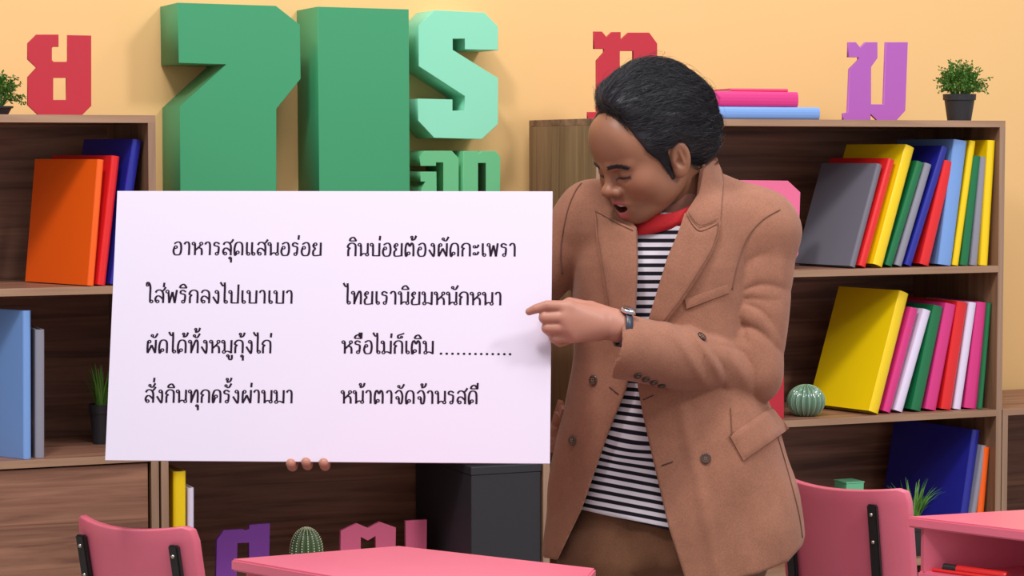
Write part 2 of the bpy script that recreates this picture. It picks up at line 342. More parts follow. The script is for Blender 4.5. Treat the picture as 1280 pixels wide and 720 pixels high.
# ------------------------------------------------------------ plants and ceramic cacti
LEAF = mat('bush_leaf', (86, 132, 52), 0.5, var=0.35, bscale=60); GRASS = mat('grass_blade', (96, 150, 58), 0.5, var=0.3, bscale=40)
POT = mat('black_pot', (40, 40, 44), 0.5)
def pot(t, r, h, name='pot'):
    bm = bmesh.new(); lathe(bm, [(r * 0.72, 0), (r * 0.92, h * 0.78), (r, h * 0.78), (r * 1.02, h), (r * 0.92, h), (r * 0.88, h * 0.9), (0.01, h * 0.9)], 28)
    return bmobj(name, bm, POT, t)
def leaf_bush(label, u, v, zb, r, h, R, n, seed):
    t = thing('potted_bush', label, 'plant', W(u, v, zb), TH); pot(t, r, h); rng = random.Random(seed)
    bs = bmesh.new(); bl = bmesh.new()
    for i in range(n):
        th = rng.uniform(0, 2 * math.pi); el = rng.uniform(-0.1, 1.35); rr = R * rng.uniform(0.62, 1.0) * (1 if rng.random() > .08 else 1.25)
        e = Vector((math.cos(th) * math.cos(el) * rr, math.sin(th) * math.cos(el) * rr, h + 0.01 + math.sin(el) * rr * 1.05))
        s = Vector((math.cos(th) * r * 0.4, math.sin(th) * r * 0.4, h * 0.9)); mid = (s + e) / 2 + Vector((0, 0, 0.02))
        if mid.z < h + 0.004: mid.z = h + 0.004
        tube(bs, [s, mid, e], [0.0009, 0.0008, 0.0004], 3, False)
        for k in range(22):
            f = 0.35 + 0.65 * k / 21; p = (s * (1 - f) ** 2 + mid * 2 * f * (1 - f) + e * f * f)
            d = Vector((rng.gauss(0, 1), rng.gauss(0, 1), rng.gauss(0.2, 1))).normalized(); l = rng.uniform(0.005, 0.0095); s2 = d.cross(Vector((rng.random(), rng.random(), 1))).normalized() * l * 0.3
            vs = [bl.verts.new(p), bl.verts.new(p + d * l * .5 + s2), bl.verts.new(p + d * l), bl.verts.new(p + d * l * .5 - s2)]; bl.faces.new(vs)
    bmobj('stem', bs, LEAF, t)['kind'] = 'stuff'; bmobj('foliage', bl, LEAF, t)['kind'] = 'stuff'
def grass_plant(label, u, v, zb, r, h, L, n, seed, spr=0.75):
    t = thing('grass_plant', label, 'plant', W(u, v, zb), TH); pot(t, r, h); rng = random.Random(seed)
    for i in range(n):
        th = rng.uniform(0, 2 * math.pi); sp = rng.uniform(0.1, spr); l = L * rng.uniform(0.6, 1); wd = 0.0032
        bm = bmesh.new(); pr = None; s = Vector((math.cos(th) * r * .5 * rng.random(), math.sin(th) * r * .5 * rng.random(), h * .88)); side = Vector((-math.sin(th), math.cos(th), 0))
        for k in range(6):
            f = k / 5; p = s + Vector((math.cos(th), math.sin(th), 0)) * (sp * l * f ** 1.6) + Vector((0, 0, l * f * math.sqrt(max(0.1, 1 - (sp * f) ** 2))))
            ww = wd * (1 - f ** 2) + 0.0003; a, c, b = bm.verts.new(p - side * ww), bm.verts.new(p + Vector((math.cos(th), math.sin(th), 0)) * ww * .4), bm.verts.new(p + side * ww)
            if pr: bm.faces.new((pr[0], pr[1], c, a)); bm.faces.new((pr[1], pr[2], b, c))
            pr = (a, c, b)
        bmobj('blade', bm, GRASS, t)
u, _ = shelf(1199, 150, 0.12); leaf_bush('bushy green plant in a black pot on top of the right bookcase', u, 0.12, TOP, 0.042, 0.07, 0.078, 150, 3)
u, _ = shelf(-8, 145, 0.14); leaf_bush('bushy green plant at the left edge on top of the left bookcase', u, 0.14, TOP, 0.042, 0.02, 0.072, 110, 5)
u, _ = shelf(1148, 640, 0.05); grass_plant('small grassy plant in a black pot before the big navy book', u - 0.015, 0.055, LV[1], 0.035, 0.085, 0.125, 64, 4)
u, _ = shelf(137, 540, 0.2); grass_plant('small grassy plant on the left bookcase, half hidden by the white card', u - 0.012, 0.22, LV[2], 0.03, 0.09, 0.11, 40, 6, 0.42)
GLZ = mat('green_glaze', (94, 128, 108), 0.12, 0.6, coat=0.8, var=0.1, bscale=25)
def cactus(label, u, v, zb, r, h, ribs, m, spines=False, potted=False, m2=None):
    t = thing('ceramic_cactus' if not spines else 'spiny_cactus', label, 'ornament', W(u, v, zb), TH); z0 = 0
    if potted: pot(t, r * 0.85, 0.065); z0 = 0.05
    seg = ribs * 10; bm = bmesh.new(); pr = []
    for i in range(25):
        a = -math.pi / 2 * 0.72 + (math.pi * 0.86) * i / 24 if not spines else -1.2 + (1.2 + math.pi / 2 * 0.98) * i / 24
        pr.append((max(0.001, r * math.cos(a)), a))
    lo = math.sin(pr[0][1]); hi = math.sin(pr[-1][1]); prof = [(x, (math.sin(a) - lo) / (hi - lo) * h) for x, a in pr]
    lathe(bm, prof, seg, lambda k, z: 0.84 + 0.16 * abs(math.sin(math.pi * k / 10)) ** 0.7)
    for vv in bm.verts: vv.co.z += z0
    b = bmobj('cactus_body', bm, m, t, True)
    if spines:
        bs = bmesh.new()
        for rb in range(ribs):
            for x, zz in prof[4:-1]:
                an = 2 * math.pi * (rb + 0.5) / ribs; p = Vector((x * 1.01 * math.cos(an), x * 1.01 * math.sin(an), zz + z0))
                bmesh.ops.create_icosphere(bs, subdivisions=1, radius=0.0017, matrix=Matrix.Translation(p))
        bmobj('spines', bs, m2, t)['kind'] = 'stuff'
    else:
        bs = bmesh.new()
        for rb in range(ribs):
            an = 2 * math.pi * (rb + 0.5) / ribs
            tube(bs, [(x * 1.0 * math.cos(an), x * 1.0 * math.sin(an), zz) for x, zz in prof[1:-1]], 0.0008, 5)
        bmobj('rib_line', bs, m2, t)['kind'] = 'stuff'
u, _ = shelf(1010, 510, 0.06); cactus('round ribbed green ceramic cactus on the middle right shelf', u, 0.07, LV[2], 0.0475, 0.079, 18, GLZ, m2=mat('pale_glaze', (150, 176, 140), 0.2))
u, _ = shelf(383, 690, 0.17); cactus('round cactus with pale dotted spines behind the pink desk', u, 0.17, LV[1], 0.038, 0.105, 16, mat('dark_cactus', (70, 92, 58), 0.4), True, True, mat('spine_white', (222, 226, 190), 0.5))

# ------------------------------------------------------------ tables (half-hexagon classroom desks with an open cubby)
HT = 0.75
def desk(label, corners, notes=None):
    """corners: 4 world XY points, ordered; trapezoid top with a cubby below."""
    P = [Vector((x, y, 0)) for x, y in corners]; c = sum(P, Vector()) / 4
    t = thing('classroom_desk', label, 'desk', (c.x, c.y, 0)); Q = [p - c for p in P]
    def slab(name, ins, z0, z1, bev=0.003):
        bm = bmesh.new(); K = [q * (1 - ins / q.length) for q in Q]
        a = [bm.verts.new((k.x, k.y, z0)) for k in K]; b = [bm.verts.new((k.x, k.y, z1)) for k in K]
        bm.faces.new(a[::-1]); bm.faces.new(b)
        for i in range(4): bm.faces.new((a[i], a[(i + 1) % 4], b[(i + 1) % 4], b[i]))
        bmesh.ops.bevel(bm, geom=list(bm.edges), offset=bev, segments=2, affect='EDGES')
        return bmobj(name, bm, PINK, t)
    slab('tabletop', 0, HT - 0.02, HT); slab('cubby_floor', 0.02, HT - 0.115, HT - 0.10)
    K = [q * (1 - 0.03 / q.length) for q in Q]
    for i in range(4):
        if i == 0: continue                     # the first edge is open
        a, b = K[i], K[(i + 1) % 4]; d = (b - a).normalized(); n = Vector((-d.y, d.x, 0)) * 0.006
        bm = bmesh.new(); vs = []
        for zz in (HT - 0.10, HT - 0.02): vs.append([bm.verts.new((p.x, p.y, zz)) for p in (a + n, b + n, b - n, a - n)])
        bm.faces.new(vs[0][::-1]); bm.faces.new(vs[1])
        for k in range(4): bm.faces.new((vs[0][k], vs[0][(k + 1) % 4], vs[1][(k + 1) % 4], vs[1][k]))
        bmobj('cubby_wall', bm, PINK, t)
    for q in K:
        q = q * 0.9
        bm = bmesh.new(); tube(bm, [(q.x, q.y, 0.0), (q.x, q.y, HT - 0.115)], 0.012, 12); bmobj('leg', bm, BLACK, t)
    return t
def gp(px, py, z):
    d = ray(px, py); t_ = (z - CAMZ) / d[2]; P = C0 + d * t_; return P[0], P[1]
Bc = np.array(gp(499, 682, HT)); Lc = np.array(gp(288, 698.5, HT)); Rc = np.array(gp(745, 710, HT))
dirL = (np.array(gp(412, 720, HT)) - Lc); dirL /= np.linalg.norm(dirL)
Fc = Lc + dirL * 0.70
desk('pink desk in the foreground between the left chair and the person', [tuple(Lc), tuple(Fc), tuple(Rc), tuple(Bc)])
A0 = np.array(gp(1133, 645.5, HT)); A1 = np.array(gp(1280, 636.8, HT)); A2_ = np.array(gp(1280, 663, HT))
d1 = (A1 - A0) / np.linalg.norm(A1 - A0); d2 = (A2_ - A0) / np.linalg.norm(A2_ - A0)
E0 = A0 + d2 * 0.70; E1 = A0 + d1 * 0.32; E2 = E1 + d2 * 0.38
desk('pink desk with an open cubby at the right edge', [tuple(A0), tuple(E0), tuple(E2), tuple(E1)])
# things in the right desk's cubby
n2 = np.array([-d2[1], d2[0]]); zc = HT - 0.10
if n2 @ (A1 - A0) < 0: n2 = -n2
def along(a, b, z): p = A0 + d2 * a + n2 * b; return Vector((p[0], p[1], z))
def marker(label, a, b, z, dirv, L, r, c1, c2, caplen):
    p = along(a, b, z); q = Vector((dirv[0], dirv[1], 0)).normalized()
    t = thing('marker_pen', label, 'pen', p)
    bm = bmesh.new(); tube(bm, [q * 0.0, q * 0.0008, q * (caplen - .001), q * caplen], [r * .8, r * 1.06, r * 1.06, r * .9], 16); bmobj('cap', bm, c1, t, False)
    bm = bmesh.new(); tube(bm, [q * caplen, q * (L - 0.004), q * L], [r, r, r * .8], 16); bmobj('barrel', bm, c2, t, False)
RPEN = mat('red_plastic', (225, 40, 40), 0.3)
marker('red marker pen with a black cap in the cubby of the right desk', 0.062, 0.03, zc + 0.0085, d2, 0.13, 0.0075, BLACK, RPEN, 0.028)
o = thing('pencil', 'thin red pencil lying before the marker in the right desk cubby', 'pencil', along(0.045, 0.006 + 0.014, zc + 0.0035)); q = Vector((d2[0], d2[1], 0))
bm = bmesh.new(); tube(bm, [q * 0, q * 0.17], 0.0035, 6); bmobj('shaft', bm, RPEN, o)
bm = bmesh.new(); tube(bm, [q * 0.17, q * 0.185], [0.0035, 0.0006], 6); bmobj('tip', bm, mat('pencil_wood', (220, 180, 130), 0.6), o)
marker('red marker pen at the right edge in the desk cubby', 0.215, 0.055, zc + 0.0085, d1, 0.12, 0.0075, RPEN, RPEN, 0.028)

# ------------------------------------------------------------ chairs
def chair(label, TLpx, TRpx, Ytl, Ytr, tilt, postu, group=None):
    """seen from behind: top corners of the back as seen; the seat lies on the far side."""
    a = at(*TLpx, Ytl); b = at(*TRpx, Ytr); ztop = (a[2] + b[2]) / 2
    e = (b - a)[:2]; wd = float(np.linalg.norm(e)); ang = math.atan2(e[1], e[0])
    mid = (a + b) / 2
    t = thing('classroom_chair', label, 'chair', (mid[0], mid[1], 0), ang, group)
    # local x along the back, +y away from viewer (towards the seat)
    H = 0.24; th = 0.02; bm = bmesh.new(); nx, nz = 17, 9; grid = {}
    for s_ in (0, 1):
        for i in range(nx):
            for j in range(nz):
                x = -wd / 2 + wd * i / (nx - 1); q = j / (nz - 1)
                rc = 0.02; xx = x
                y = -0.038 * (1 - (2 * x / wd) ** 2) + (1 - q) * math.sin(tilt) * H * 1.0 + s_ * th
                zz = ztop - H + H * q - 0.012 * (1 - (2 * x / wd) ** 2)
                if i in (0, nx - 1) and j in (0, nz - 1): xx *= 0.965; zz += 0.008 if j == 0 else -0.008
                grid[s_, i, j] = bm.verts.new((xx, y, zz))
    for s_ in (0, 1):
        for i in range(nx - 1):
            for j in range(nz - 1): bm.faces.new((grid[s_, i, j], grid[s_, i + 1, j], grid[s_, i + 1, j + 1], grid[s_, i, j + 1]))
    for i in range(nx - 1):
        for j in (0, nz - 1): bm.faces.new((grid[0, i, j], grid[0, i + 1, j], grid[1, i + 1, j], grid[1, i, j]))
    for j in range(nz - 1):
        for i in (0, nx - 1): bm.faces.new((grid[0, i, j], grid[0, i, j + 1], grid[1, i, j + 1], grid[1, i, j]))
    bk = bmobj('backrest', bm, PINK, t, True)
    md = bk.modifiers.new('bevel', 'BEVEL'); md.width = 0.004; md.segments = 3; md.limit_method = 'ANGLE'; md.angle_limit = 0.9
    sw = wd / 2 + 0.0; zs = 0.42; sy = math.sin(tilt) * H
    for x in postu:
        bow = -0.038 * (1 - (2 * x / wd) ** 2)
        bm = bmesh.new(); z1 = ztop - 0.035; y1 = bow - 0.004 + (ztop - z1) * math.sin(tilt)
        pts = [(x, y1, z1), (x, bow - 0.004 + sy, ztop - H), (x, sy + 0.02, zs), (x, sy + 0.0, 0.0)]
        sect = [(-0.0105, -0.013), (0.0105, -0.013), (0.0105, 0.0), (-0.0105, 0.0)]
        rg = [[bm.verts.new((p[0] + q[0], p[1] + q[1], p[2])) for q in sect] for p in pts]
        for i in range(3):
            for k in range(4): bm.faces.new((rg[i][k], rg[i][(k + 1) % 4], rg[i + 1][(k + 1) % 4], rg[i + 1][k]))
        bm.faces.new(rg[0][::-1]); bm.faces.new(rg[-1])
        bmesh.ops.bevel(bm, geom=list(bm.edges), offset=0.003, segments=2, affect='EDGES')
        po = bmobj('rear_leg', bm, BLACK, t)
        for dz in (0.02, 0.075):
            zz = z1 - dz; yy = bow - 0.004 + (ztop - zz) * math.sin(tilt) - 0.013
            bm = bmesh.new(); bmesh.ops.create_uvsphere(bm, u_segments=12, v_segments=8, radius=0.0042, matrix=Matrix.Translation((x, yy, zz)))
            bmobj('bolt', bm, STEEL, po, True)
        bm = bmesh.new(); tube(bm, [(x, sy + 0.32, 0.0), (x, sy + 0.30, zs - 0.02), (x, sy + 0.02, zs - 0.02)], 0.01, 10); bmobj('front_leg', bm, BLACK, t)
    boxobj('seat', (-wd / 2 - 0.01, wd / 2 + 0.01, sy + 0.03, sy + 0.34, zs - 0.008, zs + 0.008), PINK, t, 0.004)
    return t
gc = 'pink classroom chairs'
chair('pink chair at the lower left with its back to the viewer', (95, 643), (240, 655), 4.14, 4.0, 0.20, (-0.108, 0.108), gc)
chair('pink chair at the right beside the pink desk, behind the person', (972, 591), (1134, 611), 4.62, 4.42, 0.14, (-0.112, 0.092), gc)

# ------------------------------------------------------------ small things glimpsed on the low right shelf
u, zz = shelf(1064, 601, 0.12); t = thing('mint_box', 'mint green box top showing above the right pink chair', 'box', W(u, 0.1, LV[1]), TH)
boxobj('body', (-0.026, 0.026, 0, 0.06, 0, zz - LV[1] - 0.004), mat('mint_box', (112, 196, 150), 0.5), t, 0.002); boxobj('lid', (-0.027, 0.027, -0.001, 0.061, zz - LV[1] - 0.004, zz - LV[1]), mat('mint_box2', (120, 200, 156), 0.5), t, 0.001)
# ------------------------------------------------------------ white card with its printed lines
BR_ = Matrix.Rotation(-0.0552, 4, 'Z') @ Matrix.Rotation(-0.2414, 4, 'X'); BCEN = Vector((-0.3194, 4.0, 1.117)); BW, BH, BT = 0.7771, 0.482, 0.006
card = thing('sign_board', 'white card with black printed writing held up by the person', 'sign', BCEN, rot=BR_.to_euler())
CARDM = mat('card_white', (222, 211, 230), 0.55, 0.3)
boxobj('card', (-BW / 2, BW / 2, 0, BT, -BH / 2, BH / 2), CARDM, card, 0.0006)
Bn = np.array(BR_.to_3x3() @ Vector((0, 1, 0))); Bx = np.array(BR_.to_3x3() @ Vector((1, 0, 0))); Bz = np.array(BR_.to_3x3() @ Vector((0, 0, 1))); Bc_ = np.array(BCEN)
def onboard(px, py):
    d = ray(px, py); t_ = ((Bc_ - C0) @ Bn) / (d @ Bn); P = C0 + d * t_ - Bc_; return float(P @ Bx), float(P @ Bz)
def ring(cx, cy, r=.105): return ('o', [(cx + r * math.cos(a * math.pi / 5), cy + r * math.sin(a * math.pi / 5)) for a in range(11)])
GL = {
 'ก': (.82, [[(.14, 0), (.14, .48), (.25, .6), (.08, .7), (.2, .93), (.42, 1.0), (.63, .9), (.68, .65), (.68, 0)]]),
 'ง': (.66, [ring(.36, .88), [(.47, .9), (.5, .5), (.47, .02), (.36, .1), (.1, .5)]]),
 'จ': (.76, [ring(.25, .45), [(.36, .45), (.38, .1), (.46, 0), (.58, .1), (.62, .6), (.5, .95), (.3, 1.0), (.08, .8)]]),
 'ด': (.84, [ring(.34, .22), [(.26, .14), (.14, 0), (.1, .5), (.2, .9), (.42, 1), (.62, .9), (.68, .6), (.68, 0)]]),
 'ต': (.9, [ring(.34, .22), [(.26, .14), (.14, 0), (.1, .5), (.16, .9), (.28, 1), (.42, .76), (.54, 1), (.66, .9), (.7, .6), (.7, 0)]]),
 'ค': (.82, [ring(.34, .5), [(.28, .4), (.14, 0), (.1, .5), (.2, .9), (.42, 1), (.62, .9), (.68, .6), (.68, 0)]]),
 'ท': (.86, [ring(.12, .88), [(.22, .88), (.24, .4), (.24, 0)], [(.24, .1), (.5, .85), (.62, 1), (.7, .85), (.72, .5), (.72, 0)]]),
 'ห': (.88, [ring(.12, .88), [(.22, .88), (.24, .4), (.24, 0)], [(.24, .35), (.45, .55), (.66, .78)], ring(.68, .88), [(.5, .56), (.68, .5), (.74, .3), (.74, 0)]]),
 'น': (.88, [ring(.12, .88), [(.22, .88), (.24, .4), (.24, 0)], [(.24, .08), (.45, .2), (.62, .15)], ring(.7, .12), [(.74, .2), (.74, .6), (.74, 1)]]),
 'ม': (.88, [ring(.12, .88), [(.22, .88), (.24, .5), (.24, .2)], ring(.2, .1), [(.3, .12), (.5, .14), (.76, .02)], [(.74, 0), (.74, .5), (.74, 1)]]),
 'บ': (.84, [ring(.12, .88), [(.22, .88), (.23, .4), (.23, .02)], [(.23, .03), (.45, .03), (.7, .03)], [(.7, 0), (.7, .5), (.7, 1)]]),
 'ป': (.84, [ring(.12, .88), [(.22, .88), (.23, .4), (.23, .02)], [(.23, .03), (.45, .03), (.7, .03)], [(.7, 0), (.7, .7), (.7, 1.45)]]),
 'พ': (.94, [ring(.12, .88), [(.2, .8), (.28, 0)], [(.28, 0), (.49, .85)], [(.49, .85), (.68, 0)], [(.68, 0), (.8, 1)]]),
 'ผ': (.88, [ring(.26, .87), [(.15, .9), (.13, .4), (.15, 0)], [(.15, 0), (.44, .6)], [(.44, .6), (.72, 0)], [(.72, 0), (.74, .5), (.74, 1)]]),
 'ย': (.82, [ring(.27, .87), [(.17, .9), (.12, .72), (.3, .52)], [(.3, .52), (.13, .35), (.14, .06), (.3, .0), (.66, .04)], [(.67, 0), (.67, .5), (.67, 1)]]),
 'ร': (.64, [ring(.32, .11), [(.42, .15), (.45, .5), (.4, .66), (.14, .74), (.12, .9), (.28, .98), (.5, .86)]]),
 'ล': (.82, [ring(.27, .12), [(.17, .1), (.11, .3), (.22, .52), (.42, .52), (.66, .3)], [(.12, .8), (.22, .96), (.42, 1), (.62, .88), (.68, .6), (.68, 0)]]),
 'ส': (.82, [ring(.27, .12), [(.17, .1), (.11, .3), (.22, .52), (.42, .52), (.66, .3)], [(.12, .8), (.22, .96), (.42, 1), (.6, .88), (.68, .6), (.68, 0)], [(.56, .88), (.72, 1.02), (.84, 1.22)]]),
 'อ': (.8, [ring(.26, .6), [(.17, .6), (.1, .3), (.2, .04), (.4, 0), (.6, .08), (.67, .5), (.6, .9), (.4, 1), (.14, .86)]]),
 'า': (.6, [[(.06, .82), (.16, .97), (.33, .98), (.42, .8), (.43, .4), (.43, 0)]]),
 'ะ': (.62, [ring(.17, .74, .09), [(.22, .66), (.38, .7), (.48, .9)], ring(.17, .2, .09), [(.22, .12), (.38, .16), (.48, .36)]]),
 'เ': (.42, [ring(.26, .11), [(.16, .1), (.14, .5), (.14, 1)]]),
 'แ': (.8, [ring(.26, .11), [(.16, .1), (.14, .5), (.14, 1)], ring(.64, .11), [(.54, .1), (.52, .5), (.52, 1)]]),
 'ใ': (.5, [ring(.36, .11), [(.26, .1), (.25, .6), (.25, 1.2), (.16, 1.5), (.04, 1.58), (-.05, 1.45)], ring(.03, 1.38, .08)]),
 'ไ': (.5, [ring(.36, .11), [(.26, .1), (.25, .6), (.25, 1.25), (.22, 1.6)], [(.25, 1.45), (.1, 1.35), (-.08, 1.62)]]),
 ' ': (.5, []), '.': (.45, [ring(.22, .04, .05), ring(.22, .04, .02)])}
MK = {
 'ิ': ('u', [[(-.5, 1.17), (-.42, 1.36), (-.2, 1.44), (.0, 1.17)], [(-.5, 1.17), (.02, 1.17)]]),
 'ี': ('u', [[(-.5, 1.17), (-.42, 1.36), (-.2, 1.44), (.0, 1.17)], [(-.5, 1.17), (.02, 1.17)], [(.0, 1.15), (.02, 1.62)]]),
 'ื': ('u', [[(-.5, 1.17), (-.42, 1.36), (-.2, 1.44), (.0, 1.17)], [(-.5, 1.17), (.02, 1.17)], [(.0, 1.15), (.02, 1.62)], [(-.14, 1.3), (-.13, 1.62)]]),
 'ั': ('u', [ring(-.32, 1.33, .08), [(-.3, 1.24), (-.1, 1.2), (.08, 1.5)]]),
 '็': ('u', [ring(-.1, 1.28, .07), [(-.16, 1.22), (-.34, 1.2), (-.36, 1.4), (-.1, 1.5), (.1, 1.58)]]),
 '่': ('t', [[(-.03, 1.22), (0, 1.56)]]),
 '้': ('t', [ring(-.24, 1.47, .075), [(-.2, 1.4), (-.22, 1.24), (-.02, 1.32), (.08, 1.58)]]),
 'ุ': ('b', [ring(-.08, -.22, .08), [(0, -.2), (0, -.36), (0, -.56)]]),
 'ู': ('b', [ring(-.28, -.2, .08), [(-.2, -.2), (-.2, -.42), (-.08, -.5), (.02, -.42), (.02, -.14)]])}
def smooth(pts, n=4):
    if len(pts) < 3: return pts
    P = [pts[0]] + list(pts) + [pts[-1]]; out = []
    for i in range(1, len(P) - 2):
        for k in range(n):
            t = k / n; q = []
            for a in (0, 1):
                p0, p1, p2, p3 = P[i - 1][a], P[i][a], P[i + 1][a], P[i + 2][a]
                q.append(0.5 * (2 * p1 + (p2 - p0) * t + (2 * p0 - 5 * p1 + 4 * p2 - p3) * t * t + (3 * p1 - p0 - 3 * p2 + p3) * t ** 3))
            out.append(tuple(q))
    out.append(pts[-1]); return out
INK = mat('black_ink', (38, 16, 36), 0.7, 0.2)
def line(text, x0, x1, y0, y1):
    """baseline from (x0,y0) to (x1,y1) in the photograph, laid on the card"""
    cur = 0; strokes = []; last = 0; hasu = False; lead = {}
    for ch in text:
        if ch in GL:
            wd, st = GL[ch]; strokes += [(s, cur) for s in st]; cur += wd + 0.03; last = cur - 0.13; hasu = False
        else:
            k, st = MK[ch]; dy = 0
            if k == 't' and hasu: dy = 0.36
            if k == 'u': hasu = True
            for s in st:
                if isinstance(s, tuple): strokes.append((('o', [(x, y + dy) for x, y in s[1]]), last))
                else: strokes.append(([(x, y + dy) for x, y in s], last))
    tot = cur - 0.1
    ax, az = onboard(x0, y0); bx_, bz = onboard(x1, y1); sx = math.hypot(bx_ - ax, bz - az) / tot; ang = math.atan2(bz - az, bx_ - ax)
    H = abs(onboard(x0, y0 - 16.2)[1] - az)
    bm = bmesh.new(); wmax, wmin = 0.00185, 0.00085
    for s, off in strokes:
        closed = isinstance(s, tuple); pts = s[1] if closed else smooth(s)
        Q = [Vector(((off + x) * sx, y * H)) for x, y in pts]
        if len(Q) < 2: continue
        pr = None; n = len(Q)
        for i in range(n):
            if closed: a, b = Q[(i - 1) % (n - 1)], Q[(i + 1) % (n - 1)]
            else: a, b = Q[max(0, i - 1)], Q[min(n - 1, i + 1)]
            t = (b - a).normalized(); hw = (wmin + (wmax - wmin) * abs(t.y) ** 1.3) * (1.0 if not closed else 0.72); nn = Vector((-t.y, t.x)) * hw
            R = lambda q: bm.verts.new((ax + q.x * math.cos(ang) - q.y * math.sin(ang), -0.0006, az + q.x * math.sin(ang) + q.y * math.cos(ang)))
            if text[0] == '.' or closed and len(pts) and False: pass
            u_, v_ = R(Q[i] + nn), R(Q[i] - nn)
            if pr: bm.faces.new((pr[0], pr[1], v_, u_))
            pr = (u_, v_)
    r = bmesh.ops.extrude_face_region(bm, geom=list(bm.faces)); vs = [g for g in r['geom'] if isinstance(g, bmesh.types.BMVert)]
    bmesh.ops.translate(bm, vec=(0, 0.0007, 0), verts=vs)
    o = bmobj('text_line', bm, INK, card)
for tx, a, b, ya, yb in [
    ('อาหารสุดแสนอร่อย', 215, 402, 318.5, 319.5), ('กินบ่อยต้องผัดกะเพรา', 433, 645, 320, 320.5),
    ('ใส่พริกลงไปเบาเบา', 183, 366, 378.5, 379.5), ('ไทยเรานิยมหนักหนา', 430, 627, 380, 381.5),
    ('ผัดได้ทั้งหมูกุ้งไก่', 182, 339, 441, 441.5), ('หรือไม่ก็เติม', 427, 542, 441.8, 442.3), ('.............', 548, 640, 442.6, 443.4),
    ('สั่งกินทุกครั้งผ่านมา', 180, 366, 503.2, 504), ('หน้าตาจัดจ้านรสดี', 426, 597, 504.2, 505)]:
    line(tx, a, b, ya, yb)
# ============================================================ person: implicit surfaces -> meshes
def sub3(P, c): return P - np.asarray(c, dtype=np.float32)
def ell(P, c, r, R=None):
    q = sub3(P, c)
    if R is not None: q = q @ R
    r = np.asarray(r, np.float32); k0 = np.sqrt(((q / r) ** 2).sum(-1)); k1 = np.sqrt(((q / r ** 2) ** 2).sum(-1)) + 1e-9
    return k0 * (k0 - 1) / k1
def cap(P, a, b, ra, rb=None):
    rb = ra if rb is None else rb
    a = np.asarray(a, np.float32); b = np.asarray(b, np.float32); ab = b - a; q = P - a
    h = np.clip((q @ ab) / (ab @ ab), 0, 1); d = q - h[..., None] * ab
    return np.sqrt((d * d).sum(-1)) - (ra + (rb - ra) * h)
def smin(a, b, k):
    h = np.clip(0.5 + 0.5 * (b - a) / k, 0, 1); return b + (a - b) * h - k * h * (1 - h)
def smax(a, b, k): return -smin(-a, -b, k)
def poly2(x, y, pts):
    """signed distance to a polygon, negative inside"""
    pts = np.asarray(pts, np.float32); d = np.full(x.shape, 1e9, np.float32); ins = np.zeros(x.shape, bool); n = len(pts)
    for i in range(n):
        ax, ay = pts[i]; bx_, by = pts[(i + 1) % n]; ex, ey = bx_ - ax, by - ay
        wx, wy = x - ax, y - ay; h = np.clip((wx * ex + wy * ey) / (ex * ex + ey * ey + 1e-12), 0, 1)
        d = np.minimum(d, (wx - ex * h) ** 2 + (wy - ey * h) ** 2)
        c = ((ay > y) != (by > y)) & (x < (bx_ - ax) * (y - ay) / ((by - ay) if by != ay else 1e-9) + ax); ins ^= c
    d = np.sqrt(d); return np.where(ins, -d, d)
EDG = [(0, 1), (2, 3), (4, 5), (6, 7), (0, 2), (1, 3), (4, 6), (5, 7), (0, 4), (1, 5), (2, 6), (3, 7)]
